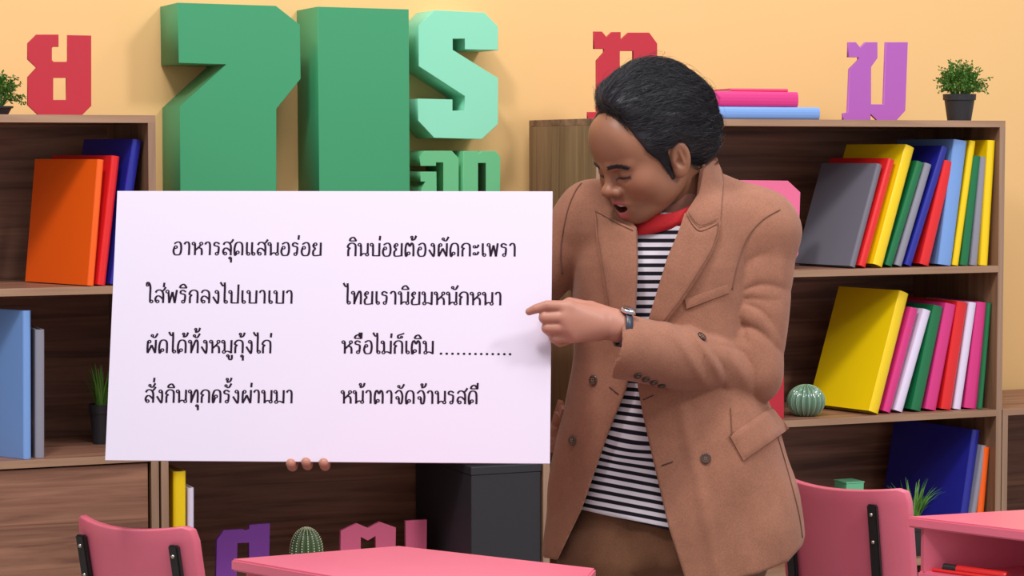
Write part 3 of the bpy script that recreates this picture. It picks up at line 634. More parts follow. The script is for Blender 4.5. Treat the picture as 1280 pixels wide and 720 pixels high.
def surf(fn, lo, hi, h, proj=2):
    lo = np.array(lo, np.float32); n = (np.ceil((np.array(hi) - lo) / h / 8).astype(int)) * 8 + 1
    nb = (n - 1) // 8; V = np.full(tuple(n), 1.0, np.float32)
    bc = np.stack(np.meshgrid(*[np.arange(k) for k in nb], indexing='ij'), -1).reshape(-1, 3)
    ctr = lo + (bc * 8 + 4) * h; dv = fn(ctr.astype(np.float32)); act = np.abs(dv) < h * 8 * 1.25
    off = np.stack(np.meshgrid(*[np.arange(9)] * 3, indexing='ij'), -1).reshape(-1, 3)
    sgn = np.where(dv < 0, -1.0, 1.0)
    for b, s in zip(bc[~act], sgn[~act]):
        i, j, k = b * 8; V[i:i + 9, j:j + 9, k:k + 9] = s
    A = bc[act]
    for st in range(0, len(A), 400):
        bb = A[st:st + 400]; idx = (bb[:, None, :] * 8 + off[None]).reshape(-1, 3); pts = (lo + idx * h).astype(np.float32)
        V[idx[:, 0], idx[:, 1], idx[:, 2]] = fn(pts)
    V[0] = V[-1] = 1; V[:, 0] = V[:, -1] = 1; V[:, :, 0] = V[:, :, -1] = 1
    m = [n[0] - 1, n[1] - 1, n[2] - 1]
    cs = [V[a:a + m[0], b:b + m[1], c:c + m[2]] for c in (0, 1) for b in (0, 1) for a in (0, 1)]
    neg = sum((c < 0).astype(np.int8) for c in cs); cells = np.argwhere((neg > 0) & (neg < 8))
    cv = np.stack([c[cells[:, 0], cells[:, 1], cells[:, 2]] for c in cs], 1)
    co = np.array([(a, b, c) for c in (0, 1) for b in (0, 1) for a in (0, 1)], float)
    acc = np.zeros((len(cells), 3)); cnt = np.zeros(len(cells))
    for a, b in EDG:
        va, vb = cv[:, a], cv[:, b]; x = (va < 0) != (vb < 0); t = va / np.where(va == vb, 1, va - vb)
        p = co[a] + (co[b] - co[a]) * t[:, None]; acc += np.where(x[:, None], p, 0); cnt += x
    pos = (lo + (cells + acc / cnt[:, None]) * h).astype(np.float32)
    ID = np.full(tuple(m), -1, np.int32); ID[cells[:, 0], cells[:, 1], cells[:, 2]] = np.arange(len(cells))
    F = []
    for ax in range(3):
        o1, o2 = [(1, 2), (2, 0), (0, 1)][ax]
        sl0 = [slice(1, -1)] * 3; sl0[ax] = slice(0, -1); sl1 = [slice(1, -1)] * 3; sl1[ax] = slice(1, None)
        a = V[tuple(sl0)] < 0; b = V[tuple(sl1)] < 0; e = np.argwhere(a != b); 
        if not len(e): continue
        fl = a[e[:, 0], e[:, 1], e[:, 2]]; g = e.copy(); g[:, o1] += 1; g[:, o2] += 1
        def gi(d1, d2):
            q = g.copy(); q[:, o1] -= d1; q[:, o2] -= d2; return ID[q[:, 0], q[:, 1], q[:, 2]]
        q = np.stack([gi(1, 1), gi(0, 1), gi(0, 0), gi(1, 0)], 1); q = np.where(fl[:, None], q, q[:, ::-1]); F.append(q)
    F = np.concatenate(F); F = F[(F >= 0).all(1)]
    for _ in range(proj):
        d = fn(pos); G = grad(fn, pos, h * 0.3); step = np.clip(d, -h * .6, h * .6)
        pos = pos - G * step[:, None]
    return pos, F
def grad(fn, P, e):
    E = np.eye(3, dtype=np.float32) * e; g = np.stack([fn(P + E[i]) - fn(P - E[i]) for i in range(3)], -1)
    return g / (np.linalg.norm(g, axis=-1, keepdims=True) + 1e-9)
def npmesh(name, pos, F, m, parent, attr=None, smooth=True):
    me = bpy.data.meshes.new(name); me.vertices.add(len(pos)); me.vertices.foreach_set('co', np.asarray(pos, np.float32).ravel())
    F = np.asarray(F, np.int32); k = F.shape[1]
    me.loops.add(F.size); me.loops.foreach_set('vertex_index', F.ravel()); me.polygons.add(len(F))
    me.polygons.foreach_set('loop_start', np.arange(0, F.size, k)); me.update(calc_edges=True); me.validate()
    if attr:
        for an, av in attr.items():
            if av.ndim == 2:
                A = me.attributes.new(an, 'FLOAT_COLOR', 'POINT'); A.data.foreach_set('color', np.asarray(av, np.float32).ravel())
            else:
                A = me.attributes.new(an, 'FLOAT', 'POINT'); A.data.foreach_set('value', np.asarray(av, np.float32))
    return link(name, me, m, parent, smooth)
def merge(parts):
    P, Fs, C, o = [], [], [], 0
    for p, f, c in parts: P.append(p); Fs.append(f + o); C.append(c); o += len(p)
    return np.concatenate(P), np.concatenate(Fs), np.concatenate(C)
def topx(P):
    q = P - C0.astype(np.float32); d = q @ Fv.astype(np.float32)
    return 640 + FPX * q[..., 0] / d, 360 - FPX * (q @ Uv.astype(np.float32)) / d
YP = 4.20
def pp(px, py, dy=0.0): return at(px, py, YP + dy).astype(np.float32)
person = thing('person', 'person in a tan blazer and striped shirt pointing at the white card', 'person', (0.22, YP, 0))
PI_ = Vector((0.22, YP, 0)); PIN = np.array([0.22, YP, 0], np.float32)
def pmesh(name, pos, F, m, attr=None, parent=None, smooth=True): return npmesh(name, pos - PIN, F, m, parent or person, attr, smooth)

# ---- materials
def attrmat(name, attr, rough, sss=0, bump=0, bs=300, sheen=0):
    m = bpy.data.materials.new(name); m.use_nodes = True; nt = m.node_tree; b = nt.nodes['Principled BSDF']
    a = nt.nodes.new('ShaderNodeAttribute'); a.attribute_name = attr; nt.links.new(a.outputs['Color'], b.inputs['Base Color'])
    b.inputs['Roughness'].default_value = rough; b.inputs['Specular IOR Level'].default_value = 0.4
    if sss: b.inputs['Subsurface Weight'].default_value = sss; b.inputs['Subsurface Scale'].default_value = 0.006; b.inputs['Subsurface Radius'].default_value = (1, .4, .25)
    if bump:
        tc = nt.nodes.new('ShaderNodeTexCoord'); n = nt.nodes.new('ShaderNodeTexNoise'); n.inputs['Scale'].default_value = bs; nt.links.new(tc.outputs['Object'], n.inputs['Vector'])
        bp = nt.nodes.new('ShaderNodeBump'); bp.inputs['Strength'].default_value = bump; bp.inputs['Distance'].default_value = 0.001; nt.links.new(n.outputs['Fac'], bp.inputs['Height']); nt.links.new(bp.outputs['Normal'], b.inputs['Normal'])
    return m
SKINM = attrmat('skin', 'tint', 0.45, sss=0.12, bump=0.12, bs=500)
def cloth(name, rgb, var=0.22, bs=380, rough=0.9):
    m = bpy.data.materials.new(name); m.use_nodes = True; nt = m.node_tree; b = nt.nodes['Principled BSDF']; c = lin(rgb)
    tc = nt.nodes.new('ShaderNodeTexCoord'); n = nt.nodes.new('ShaderNodeTexNoise'); n.inputs['Scale'].default_value = bs; n.inputs['Detail'].default_value = 3
    n2 = nt.nodes.new('ShaderNodeTexNoise'); n2.inputs['Scale'].default_value = 35; n2.inputs['Detail'].default_value = 5
    nt.links.new(tc.outputs['Object'], n.inputs['Vector']); nt.links.new(tc.outputs['Object'], n2.inputs['Vector'])
    ad = nt.nodes.new('ShaderNodeMath'); ad.operation = 'MULTIPLY_ADD'; ad.inputs[1].default_value = 0.65; nt.links.new(n.outputs['Fac'], ad.inputs[0])
    m2 = nt.nodes.new('ShaderNodeMath'); m2.operation = 'MULTIPLY'; m2.inputs[1].default_value = 0.35; nt.links.new(n2.outputs['Fac'], m2.inputs[0]); nt.links.new(m2.outputs[0], ad.inputs[2])
    mx = nt.nodes.new('ShaderNodeMix'); mx.data_type = 'RGBA'; mx.inputs[6].default_value = tuple(x * (1 - 2.2 * var) for x in c[:3]) + (1,); mx.inputs[7].default_value = tuple(x * (1 + 2.2 * var) for x in c[:3]) + (1,)
    nt.links.new(ad.outputs[0], mx.inputs[0]); nt.links.new(mx.outputs[2], b.inputs['Base Color'])
    b.inputs['Roughness'].default_value = rough; b.inputs['Specular IOR Level'].default_value = 0.15; b.inputs['Sheen Weight'].default_value = 0.12
    bp = nt.nodes.new('ShaderNodeBump'); bp.inputs['Strength'].default_value = 0.35; bp.inputs['Distance'].default_value = 0.0012; nt.links.new(ad.outputs[0], bp.inputs['Height']); nt.links.new(bp.outputs['Normal'], b.inputs['Normal'])
    MATS[name] = m; return m
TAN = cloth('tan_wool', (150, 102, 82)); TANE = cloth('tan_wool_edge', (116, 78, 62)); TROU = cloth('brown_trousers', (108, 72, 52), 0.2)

# ---- head frame
YAW, PIT, ROL = math.radians(57), math.radians(26), math.radians(3)
HC = pp(807, 186, -0.075)
fw = np.array([-math.sin(YAW) * math.cos(PIT), -math.cos(YAW) * math.cos(PIT), -math.sin(PIT)])
rt = np.cross(fw, [0, 0, 1]); rt /= np.linalg.norm(rt); up_ = np.cross(rt, fw)
rt2 = rt * math.cos(ROL) + up_ * math.sin(ROL); up2 = np.cross(rt2, fw)
HR = np.stack([rt2, fw, up2], 1).astype(np.float32)          # columns: head x (its right), y forward, z up
HS = 1.0; WZ = 1.08
def toh(P):
    Q = (P - HC) @ HR; Q[..., 2] += (WZ - 1) * np.minimum(Q[..., 2] - .02, 0); return Q
def hw(p):
    p = np.array(p, np.float32); p[..., 2] = np.where(p[..., 2] < .02, .02 + (p[..., 2] - .02) / WZ, p[..., 2]); return p @ HR.T + HC
NB = toh(pp(868, 285, 0.03)[None])[0]
def head_sdf(Q, with_ear=True):
    x, y, z = Q[..., 0], Q[..., 1], Q[..., 2]; ax = np.abs(x); S = np.stack([ax, y, z], -1)
    d = ell(Q, (0, -.012, .03), (.077, .098, .088))
    d = smin(d, ell(Q, (0, .030, -.030), (.064, .062, .080)), .03)
    d = smin(d, ell(Q, (0, .066, .042), (.050, .026, .045)), .03)              # forehead
    d = smin(d, ell(S, (.040, .058, -.040), (.024, .024, .026)), .025)         # cheeks
    d = smin(d, ell(S, (.047, .012, -.072), (.018, .034, .026)), .03)          # jaw corner
    d = smin(d, ell(Q, (0, .068, -.104), (.026, .022, .019)), .028)            # chin
    d = smin(d, ell(Q, (0, .040, -.100), (.042, .040, .018)), .03)             # under jaw
    d = smin(d, ell(Q, (0, .080, -.070), (.026, .016, .024)), .02)             # mouth mound
    d = smin(d, cap(S, (.010, .087, .004), (.040, .073, .006), .0095, .008), .014)  # brow ridge
    d = smax(d, -ell(S, (.031, .099, -.010), (.019, .017, .0125)), .014)       # eye socket
    d = smin(d, ell(S, (.0305, .0755, -.0105), (.0150, .0135, .0118)), .006)   # closed lid
    d = smin(d, cap(S, (.018, .085, -.024), (.042, .072, -.022), .004, .003), .009) # lower lid bag
    d = smin(d, cap(Q, (0, .086, .000), (0, .103, -.033), .0070, .0090), .012)  # nose bridge
    d = smin(d, ell(Q, (0, .107, -.037), (.0130, .0120, .0108)), .008)
    d = smin(d, ell(S, (.0140, .096, -.043), (.0088, .0110, .0088)), .006)     # wings
    d = smax(d, -ell(S, (.0065, .107, -.0525), (.0038, .0055, .0035)), .003)   # nostrils
    d = smin(d, cap(S, (.0, .0965, -.0645), (.0225, .086, -.0715), .0058, .0036), .005)   # upper lip
    d = smin(d, cap(S, (.0, .0925, -.0945), (.020, .084, -.0870), .0074, .0042), .006)   # lower lip
    d = smax(d, -ell(Q, (0, .098, -.0792), (.0180, .030, .0088)), .003)        # open mouth
    if not with_ear: return d
    # ear
    E = S - np.array([.079, -.010, -.024], np.float32); c, s = math.cos(.35), math.sin(.35)
    ex = E[..., 0] * c + E[..., 1] * s; ey = -E[..., 0] * s + E[..., 1] * c; c2, s2 = math.cos(.2), math.sin(.2)
    ey2 = ey * c2 + E[..., 2] * s2; ez = -ey * s2 + E[..., 2] * c2
    Eq = np.stack([ex, ey2, ez], -1)
    ear = ell(Eq, (0, 0, 0), (.0075, .0190, .0330)); ear = smin(ear, ell(Eq, (-.001, .004, -.026), (.0065, .0095, .011)), .008)
    ear = smax(ear, -ell(Eq, (.0085, .001, .004), (.0065, .0115, .0210)), .003)
    ear = smin(ear, cap(Eq, (.003, -.004, -.008), (.003, .002, .018), .0030, .0025), .003)
    ear = smin(ear, ell(Eq, (.003, .0125, -.004), (.004, .004, .007)), .004)
    ear = smax(ear, -ell(Eq, (.006, .006, -.004), (.006, .0055, .007)), .003)
    d = smin(d, ear, .006)
    return d * HS
def headneck(P):
    Q = toh(P); d = head_sdf(Q)
    n = cap(Q, (0, -.030, -.040), NB, .052, .060) * HS
    return smin(d, n, .022)
def bell(Q, c, r): return np.exp(-(((Q - np.asarray(c, np.float32)) / np.asarray(r, np.float32)) ** 2).sum(-1))
def headtint(P, N):
    Q = toh(P); S = Q.copy(); S[:, 0] = np.abs(S[:, 0]); base = np.array(lin((150, 100, 76))[:3]); C = np.tile(base, (len(P), 1))  # base skin painted darker than the hands, for shade from hair and overhead light
    def mixc(w_, rgb): 
        nonlocal C; w_ = np.clip(w_, 0, 1)[:, None]; C = C * (1 - w_) + np.array(lin(rgb)[:3]) * w_
    mixc(0.35 * bell(S, (.042, .07, -.04), (.025, .03, .025)), (162, 88, 66))
    mixc(0.3 * bell(Q, (0, .11, -.04), (.018, .02, .016)), (162, 88, 66))
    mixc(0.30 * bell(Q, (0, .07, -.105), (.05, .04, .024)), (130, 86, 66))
    mixc(0.30 * bell(Q, (0, .095, -.058), (.02, .012, .005)), (100, 68, 54))      # faint moustache shade
    lip = np.maximum(bell(Q, (0, .098, -.0665), (.023, .018, .0062)), bell(Q, (0, .096, -.0945), (.022, .020, .0080)))
    mixc(np.clip(lip * 2.0 - .5, 0, 1), (190, 92, 98))
    ins = (ell(Q, (0, .094, -.0785), (.0178, .032, .0088)) < 0.001); mixc(np.where(ins, .9, 0), (78, 22, 24))
    # lash line of the lowered lids
    zl = -.0155 - 3.2 * (S[:, 0] - .0305) ** 2 * 5; w_ = np.exp(-((S[:, 2] - zl) / .0020) ** 2) * (np.abs(S[:, 0] - .0305) < .0165) * (S[:, 1] > .06); mixc(w_ * .95, (38, 24, 22))
    zl = -.0010 - 2.2 * (S[:, 0] - .0305) ** 2 * 5; w_ = np.exp(-((S[:, 2] - zl) / .0013) ** 2) * (np.abs(S[:, 0] - .0305) < .016) * (S[:, 1] > .06); mixc(w_ * .5, (100, 62, 48))
    # stubble of sideburn
    mixc(.45 * bell(S, (.072, .018, -.035), (.02, .010, .024)), (70, 50, 42))
    return np.concatenate([C, np.ones((len(P), 1))], 1)
# ---- hands
SK = np.array(list(lin((178, 122, 104))[:3]) + [1.0])
def handtint(P, N=None): return np.tile(SK, (len(P), 1)).astype(np.float32)
def chain(P, pts, rads, k=.004):
    d = None
    for i in range(len(pts) - 1):
        c = cap(P, pts[i], pts[i + 1], rads[i], rads[i + 1]); d = c if d is None else np.minimum(d, c)
    return d
HD = -0.255
wr = pp(783, 409, HD + .03); 
K_ = [pp(711, 384, HD - .004), pp(706, 397, HD - .010), pp(709, 410, HD - .009), pp(717, 421, HD - .003)]
def rhand(P):
    pal = cap(P, pp(802, 419, HD + .045), pp(772, 409, HD + .024), .0245, .0265)
    for k, rr in zip(K_, (.0125, .0125, .0118, .0108)):
        pal = smin(pal, cap(P, pp(768, 405, HD + .020) * .6 + k * .4 + np.array([0, .004, 0], np.float32), k, .0165, rr), .020)
    pal = smin(pal, cap(P, pp(765, 398, HD + .025), k_th, .017, .013), .015)
    f = chain(P, [K_[0], pp(684, 382, HD - .014), pp(670, 386, HD - .012), pp(661.5, 389.5, HD - .008)], [.0115, .0092, .0082, .0066])
    d = smin(pal, f, .006)
    for i, (m1, m2, tp) in enumerate([((681, 397), (688, 404), (706, 405)), ((684, 410), (691, 417), (708, 415)), ((693, 422.5), (700, 428), (714, 424))]):
        r = (.0108, .0102, .0092)[i]; z0 = HD + (-.022, -.020, -.012)[i]
        f = chain(P, [K_[i + 1], pp(*m1, z0 + .008), pp(*m2, HD + .018), pp(*tp, HD + .022)], [r * 1.05, r, r * .9, r * .82])
        d = smin(d, f, .0035)
    th = chain(P, [k_th, pp(712, 379, HD + .026), pp(697, 386, HD + .022)], [.0125, .0105, .0085]); d = smin(d, th, .005)
    return d
k_th = pp(738, 386, HD + .028)
# left-in-picture hand: behind the card, fingertips hooked under its lower edge
def cb(px, py, off):    # point relative to card plane, off>0 behind
    x, zz = onboard(px, py); return (Bc_ + Bx * x + Bz * zz + Bn * off).astype(np.float32)
def lhand(P):
    d = cap(P, cb(452, 500, .055), cb(425, 528, .045), .027, .026)
    kn = [cb(368, 545, .034), cb(384, 542, .032), cb(403, 545, .034), cb(420, 550, .038)]
    for k in kn: d = smin(d, cap(P, cb(425, 528, .045), k, .018, .0115), .018)
    for k, tip in zip(kn[:3], [(363.5, 579.5), (382.5, 578.0), (404.5, 578.8)]):
        md = cb(tip[0], tip[1] + 1.5, .020); e = cb(tip[0], tip[1] - .2, -.001); 
        d = smin(d, chain(P, [k, md, e], [.0105, .0095, .0084]), .004)
    md = cb(432, 560, .03); d = smin(d, chain(P, [kn[3], md, cb(430, 564, .022)], [.010, .009, .008]), .004)
    th = chain(P, [cb(425, 520, .03), cb(418, 500, .018), cb(410, 488, .0165)], [.013, .011, .009]); d = smin(d, th, .006)
    return d

# ---- torso, by horizontal sections: z, centre x, centre y, half width, half depth
def zpx(py): return float(pp(820, py)[2])
SEC = [(215, 850, .02, .10, .085), (240, 842, .015, .15, .105), (275, 828, .01, .172, .122), (330, 825, .0, .172, .132), (400, 828, .0, .165, .132), (450, 832, .0, .168, .132), (500, 834, .0, .186, .138), (550, 838, .0, .210, .145), (600, 841, .0, .226, .152), (650, 842, .0, .240, .158), (690, 842, .0, .247, .162), (740, 842, .0, .250, .165)]
SZ = np.array([zpx(s[0]) for s in SEC])[::-1]; 
SX = np.array([pp(s[1], s[0])[0] for s in SEC])[::-1]; SY = np.array([YP + s[2] for s in SEC])[::-1]; SA = np.array([s[3] for s in SEC])[::-1]; SB = np.array([s[4] for s in SEC])[::-1]
def itp(z, A):
    zz = np.clip(z, SZ[0], SZ[-1]); 
    return ((np.interp(zz - .02, SZ, A) + np.interp(zz, SZ, A) * 2 + np.interp(zz + .02, SZ, A)) / 4).astype(np.float32)
TY = math.radians(-14)
def torso(P):
    z = P[..., 2]; dx = P[..., 0] - itp(z, SX); dy = P[..., 1] - itp(z, SY); c, s = math.cos(TY), math.sin(TY)
    x = dx * c + dy * s; y = -dx * s + dy * c; a = itp(z, SA); b = itp(z, SB)
    q = (np.abs(x / a) ** 2.3 + np.abs(y / b) ** 2.3 + 1e-9) ** (1 / 2.3)
    d = (q - 1) * np.minimum(a, b) * (.6 + .4 * np.minimum(1, q))
    return smax(d, z - zpx(236), .05)
SHR, SHL = pp(944, 292, .0), pp(742, 272, .0); ELR = pp(935, 465, -.055); CUF = pp(776, 433, -.215)
ELL_ = pp(610, 412, .05); WRL = cb(455, 498, .057)
def bump1(t, c, w_): return np.exp(-((t - c) / w_) ** 2)
def arms(P):
    d = cap(P, pp(882, 256, .025), SHR, .066, .078)
    d = smin(d, cap(P, pp(800, 262, .02), SHL, .060, .064), .03)
    ua = cap(P, SHR, ELR, .076, .062)
    # folds gathering at the elbow
    px, py = topx(P)
    a1 = np.arctan2(py - 424, px - 884); r1 = np.hypot(px - 884, py - 424)
    fold = (1 - np.abs(np.sin(a1 * 4.4 + 1.3 * np.sin(r1 * .045) + .4))) ** 1.5
    m1 = np.clip((r1 - 14) / 30, 0, 1) * np.clip(1 - (r1 - 62) / 55, 0, 1)
    a2 = np.arctan2(py - 372, px - 908); r2 = np.hypot(px - 908, py - 372)
    f2 = (1 - np.abs(np.sin(a2 * 4.4 + .7 * np.sin(r2 * .05) + 1.0))) ** 1.5; m2 = np.clip((r2 - 10) / 25, 0, 1) * np.clip(1 - (r2 - 48) / 50, 0, 1)
    ua = ua + .0085 * fold * m1 + .006 * f2 * m2 - .002
    cc = (px - 828) - (py - 395) * .50 - 6 * np.sin(py * .03)
    fr_ = sum(a * np.exp(-((cc - c) / w_) ** 2) for c, w_, a in ((4, 7, .003), (30, 7, .0045), (58, 8, .003)))
    fa = cap(P, ELR, CUF, .053, .0575) + .006 * fold * m1 * (px > 880) - fr_ * np.clip((py - 392) / 12, 0, 1) * np.clip((500 - py) / 30, 0, 1)
    arm = smin(ua, fa, .018)
    pn = (CUF - ELR) / np.linalg.norm(CUF - ELR); pn = np.array([-.975, .10, .19], np.float32)
    arm = smax(arm, (P - CUF) @ pn - .004, .003)
    p0 = (CUF - ELR) / np.linalg.norm(CUF - ELR)
    arm = smax(arm, -cap(P, CUF - p0 * .07, CUF + p0 * .08, .040, .047), .003)
    l = cap(P, SHL, ELL_, .062, .054); l = smin(l, cap(P, ELL_, WRL, .052, .040), .02)
    pl = (WRL - ELL_) / np.linalg.norm(WRL - ELL_); l = smax(l, (P - WRL) @ pl + .01, .003)
    kz = .006 + .026 * np.clip((P[..., 2] - zpx(345)) / (zpx(290) - zpx(345)), 0, 1); d = smin(d, arm, kz); d = smin(d, l, kz); return d
OPEN = [(768, 150), (880, 150), (877, 214), (873, 242), (857, 268), (847, 292), (834, 322), (812, 394), (800, 440), (797, 482), (804, 521), (816, 574), (836, 660), (856, 722), (862, 760), (640, 760), (697, 700), (727, 637), (761, 540), (784, 484), (791, 440), (793, 390), (796, 330), (796, 285), (772, 250)]
HEM = [(600, 670), (668, 668), (671, 684), (680, 697), (697, 700), (800, 728), (880, 735), (948, 717), (985, 702), (1002, 683), (1013, 658), (1040, 655), (1100, 655), (1100, 900), (600, 900)]
NKA, NKB = hw((0, -.03, -.045)), pp(866, 300, .03)
def jacket(P):
    px, py = topx(P); t = torso(P)
    t = t + .0022 * np.sin(px * .055 + py * .02 + 1.2 * np.sin(py * .02)) * np.clip((py - 430) / 150, 0, 1)
    t = t + .0013 * (np.sin(P[..., 0] * 41 + 2.1 * np.sin(P[..., 2] * 17)) * np.sin(P[..., 2] * 23 + 1.7 * np.sin(P[..., 0] * 29)))
    t = t + .0035 * np.exp(-(((px - 716) + (py - 300) * -.02) / 7) ** 2) * np.clip((py - 250) / 40, 0, 1) * np.clip((420 - py) / 60, 0, 1)
    # a soft crease running from the buttoning point, and drag lines by the pocket
    t = t - .004 * np.exp(-((px - 850 - (py - 500) * .22) / 9) ** 2) * np.clip((py - 470) / 60, 0, 1)
    kz = .004 + .022 * np.clip((P[..., 2] - zpx(350)) / (zpx(285) - zpx(350)), 0, 1); out = smin(t, arms(P), kz)
    col = cap(P, NKA, NKB, .071, .092); col = smax(col, (P - pp(880, 204, .02)) @ np.array([-.42, -.45, .79], np.float32) - .004, .004)
    out = smin(out, col, .02)
    inn = torso(P) + .014
    d = smax(out, -inn, .003)
    d = smax(d, -cap(P, NKA, NKB, .062, .074), .004)
    po = poly2(px, py, OPEN) / 690; fr = P[..., 1] - (itp(P[..., 2], SY) - .0 )
    armz = arms(P)
    armf = np.minimum(cap(P, ELR, CUF, .075, .072), cap(P, SHR, ELR, .05, .07))
    cut = np.maximum(np.maximum(po, fr), -armf)
    d = smax(d, -cut, .003)
    hm = poly2(px, py, HEM) / 690; d = smax(d, -hm, .004)
    return d
NKP = pp(828, 276, -.10); NKN = np.array([-.22, -.50, .84], np.float32); NKN /= np.linalg.norm(NKN)
def shirtbase(P):
    t = torso(P) + .022; d = smax(t, P[..., 2] - zpx(262), .03)
    return smin(d, cap(P, NKA, pp(852, 330, .0), .056, .088), .03)
def shirt(P):
    d = shirtbase(P)
    px, py = topx(P)
    t2 = .0022 * np.sin((py * .95 + px * .5) * .11 + 2 * np.sin(px * .05)) * np.exp(-((py - 555) / 45) ** 2); d = d + t2
    ncut = (P - NKP) @ NKN + .009
    d = smax(d, ncut, .004)
    d = smax(d, -cap(P, NKA, NKB, .0565, .062), .003)
    hem = (py - (637 + (px - 727) * .235)) / 690; d = smax(d, np.where(P[..., 1] < YP + .05, hem, (py - 690) / 690), .004)
    return d
def trousers(P):
    t = torso(P) + .034; d = smax(t, P[..., 2] - zpx(622), .01); d = smax(d, -(P[..., 2] - zpx(712)), .05)
    hp = np.minimum(cap(P, pp(768, 700, .0), np.array([.17, YP - .01, .50], np.float32), .105, .076), cap(P, np.array([.17, YP - .01, .50], np.float32), np.array([.17, YP + .02, .09], np.float32), .076, .062))
    hq = np.minimum(cap(P, pp(884, 700, .02), np.array([.39, YP + .03, .50], np.float32), .108, .078), cap(P, np.array([.39, YP + .03, .50], np.float32), np.array([.39, YP + .06, .09], np.float32), .078, .063))
    d = smin(d, np.minimum(hp, hq) , .03)
    px, py = topx(P)
    d = d + .0025 * np.exp(-((px - 785 - (py - 655) * .10) / 1.6) ** 2) * (P[..., 1] < YP) * (py < 760) + .0018 * np.sin(px * .12 + py * .05)
    return smax(d, .075 - P[..., 2], .004)
# ---- build
parts = []
lo = HC - .19; hi = HC + .19
pos, F = surf(headneck, (HC[0] - .15, HC[1] - .16, NB @ HR.T[:, 2] * 0 + pp(850, 300)[2]), HC + .15, 0.0022)
parts.append((pos, F, headtint(pos, None)))
pos, F = surf(rhand, np.minimum(pp(655, 440, HD - .06), pp(655, 440, HD + .08)), np.maximum(pp(800, 365, HD + .08), pp(800, 365, HD - .06)), 0.0018)
nl = handtint(pos); parts.append((pos, F, nl))
a_ = np.minimum.reduce([cb(355, 590, -.03), cb(355, 590, .1)]); b_ = np.maximum.reduce([cb(462, 470, .11), cb(462, 470, -.03)])
pos, F = surf(lhand, a_ - .02, b_ + .02, 0.0022); parts.append((pos, F, handtint(pos)))
def bodycore(P):
    d = torso(P) + .045
    d = smin(d, cap(P, NKA, NKB, .045, .07), .03)
    d = smin(d, np.minimum(cap(P, SHR, ELR, .045, .038), cap(P, ELR, pp(808, 422, HD + .047), .036, .026)), .02)
    d = smin(d, np.minimum(cap(P, SHL, ELL_, .042, .036), cap(P, ELL_, cb(452, 500, .055), .036, .026)), .02)
    d = smax(d, -(P[..., 2] - zpx(700)), .03)
    for hx, kx, fx, y0 in ((768, .17, .17, 0), (884, .39, .39, .03)):
        d = smin(d, np.minimum(cap(P, pp(hx, 690, y0), np.array([kx, YP + y0, .5], np.float32), .085, .055), cap(P, np.array([kx, YP + y0, .5], np.float32), np.array([fx, YP + y0 + .02, .06], np.float32), .055, .04)), .03)
    return d
pos, F = surf(bodycore, (-.36, YP - .32, .02), (.58, YP + .25, 1.46), 0.009, 1); parts.append((pos, F, handtint(pos)))
P_all, F_all, C_all = merge(parts); pmesh('body', P_all, F_all, SKINM, {'tint': C_all})
pos, F = surf(jacket, (-.36, YP - .33, zpx(745)), (.60, YP + .24, zpx(185)), 0.0037)
jk = pmesh('jacket', pos, F, TAN)
pos, F = surf(shirt, (-.08, YP - .22, zpx(700)), (.50, YP + .20, zpx(225)), 0.005)
spx, spy = topx(pos); N_ = grad(shirt, pos, .003)
tl = np.clip((spy - 440) / 120, 0, 1); yy = spy - (spx - 780) * .19 * tl - 4 * np.exp(-((spy - 560) / 18) ** 2) * np.sin((spx - 740) * .04)
stripe = yy / (10.3 - 1.1 * tl * 0)
def stripemat():
    m = bpy.data.materials.new('striped_cotton'); m.use_nodes = True; nt = m.node_tree; b = nt.nodes['Principled BSDF']
    a = nt.nodes.new('ShaderNodeAttribute'); a.attribute_name = 'band'; f = nt.nodes.new('ShaderNodeMath'); f.operation = 'FRACT'; nt.links.new(a.outputs['Fac'], f.inputs[0])
    r = nt.nodes.new('ShaderNodeValToRGB'); r.color_ramp.interpolation = 'EASE'; e = r.color_ramp.elements; e[0].position = 0; e[0].color = lin((28, 24, 34)); e[1].position = .40; e[1].color = lin((28, 24, 34))
    for p, c in ((.48, (222, 214, 224)), (.92, (222, 214, 224)), (1.0, (28, 24, 34))): q = e.new(p); q.color = lin(c)
    nt.links.new(f.outputs[0], r.inputs[0]); nt.links.new(r.outputs[0], b.inputs['Base Color']); b.inputs['Roughness'].default_value = .85; b.inputs['Specular IOR Level'].default_value = .2; return m
pmesh('shirt', pos, F, stripemat(), {'band': stripe})
pos, F = surf(trousers, (0.0, YP - .22, .06), (.56, YP + .22, zpx(610)), 0.0075); pmesh('trousers', pos, F, TROU)
# red neckband of the shirt
ax_n = pp(852, 330, .0) - NKA; e1 = np.cross(NKN, [0, 1, 0]); e1 /= np.linalg.norm(e1); e2 = np.cross(NKN, e1)
rowsV, na = [], 72
for h_, ro in ((-.0165, .0005), (-.0150, .0030), (-.004, .0042), (.006, .0036), (.0085, .0018), (.0060, -.0015), (-.0150, -.0020)):
    P0 = NKP + NKN * h_; c_ = NKA + ax_n * (((P0 - NKA) @ NKN) / (ax_n @ NKN)); an = np.arange(na) * 2 * math.pi / na
    D = np.cos(an)[:, None] * e1 + np.sin(an)[:, None] * e2; r_ = np.full(na, .03)
    for _ in range(60): r_ = r_ - shirtbase((c_ + D * r_[:, None]).astype(np.float32)) * .6
    ft = np.fft.rfft(r_); ft[4:] = 0; r_ = np.fft.irfft(ft, na) + ro; rowsV.append(c_ + D * r_[:, None])
nr = len(rowsV); V_ = np.concatenate(rowsV); F_ = [[i * na + k, i * na + (k + 1) % na, ((i + 1) % nr) * na + (k + 1) % na, ((i + 1) % nr) * na + k] for i in range(nr) for k in range(na)]
pmesh('neckband', V_, F_, mat('red_rib', (190, 24, 34), 0.8, bump=0.3, bscale=400))
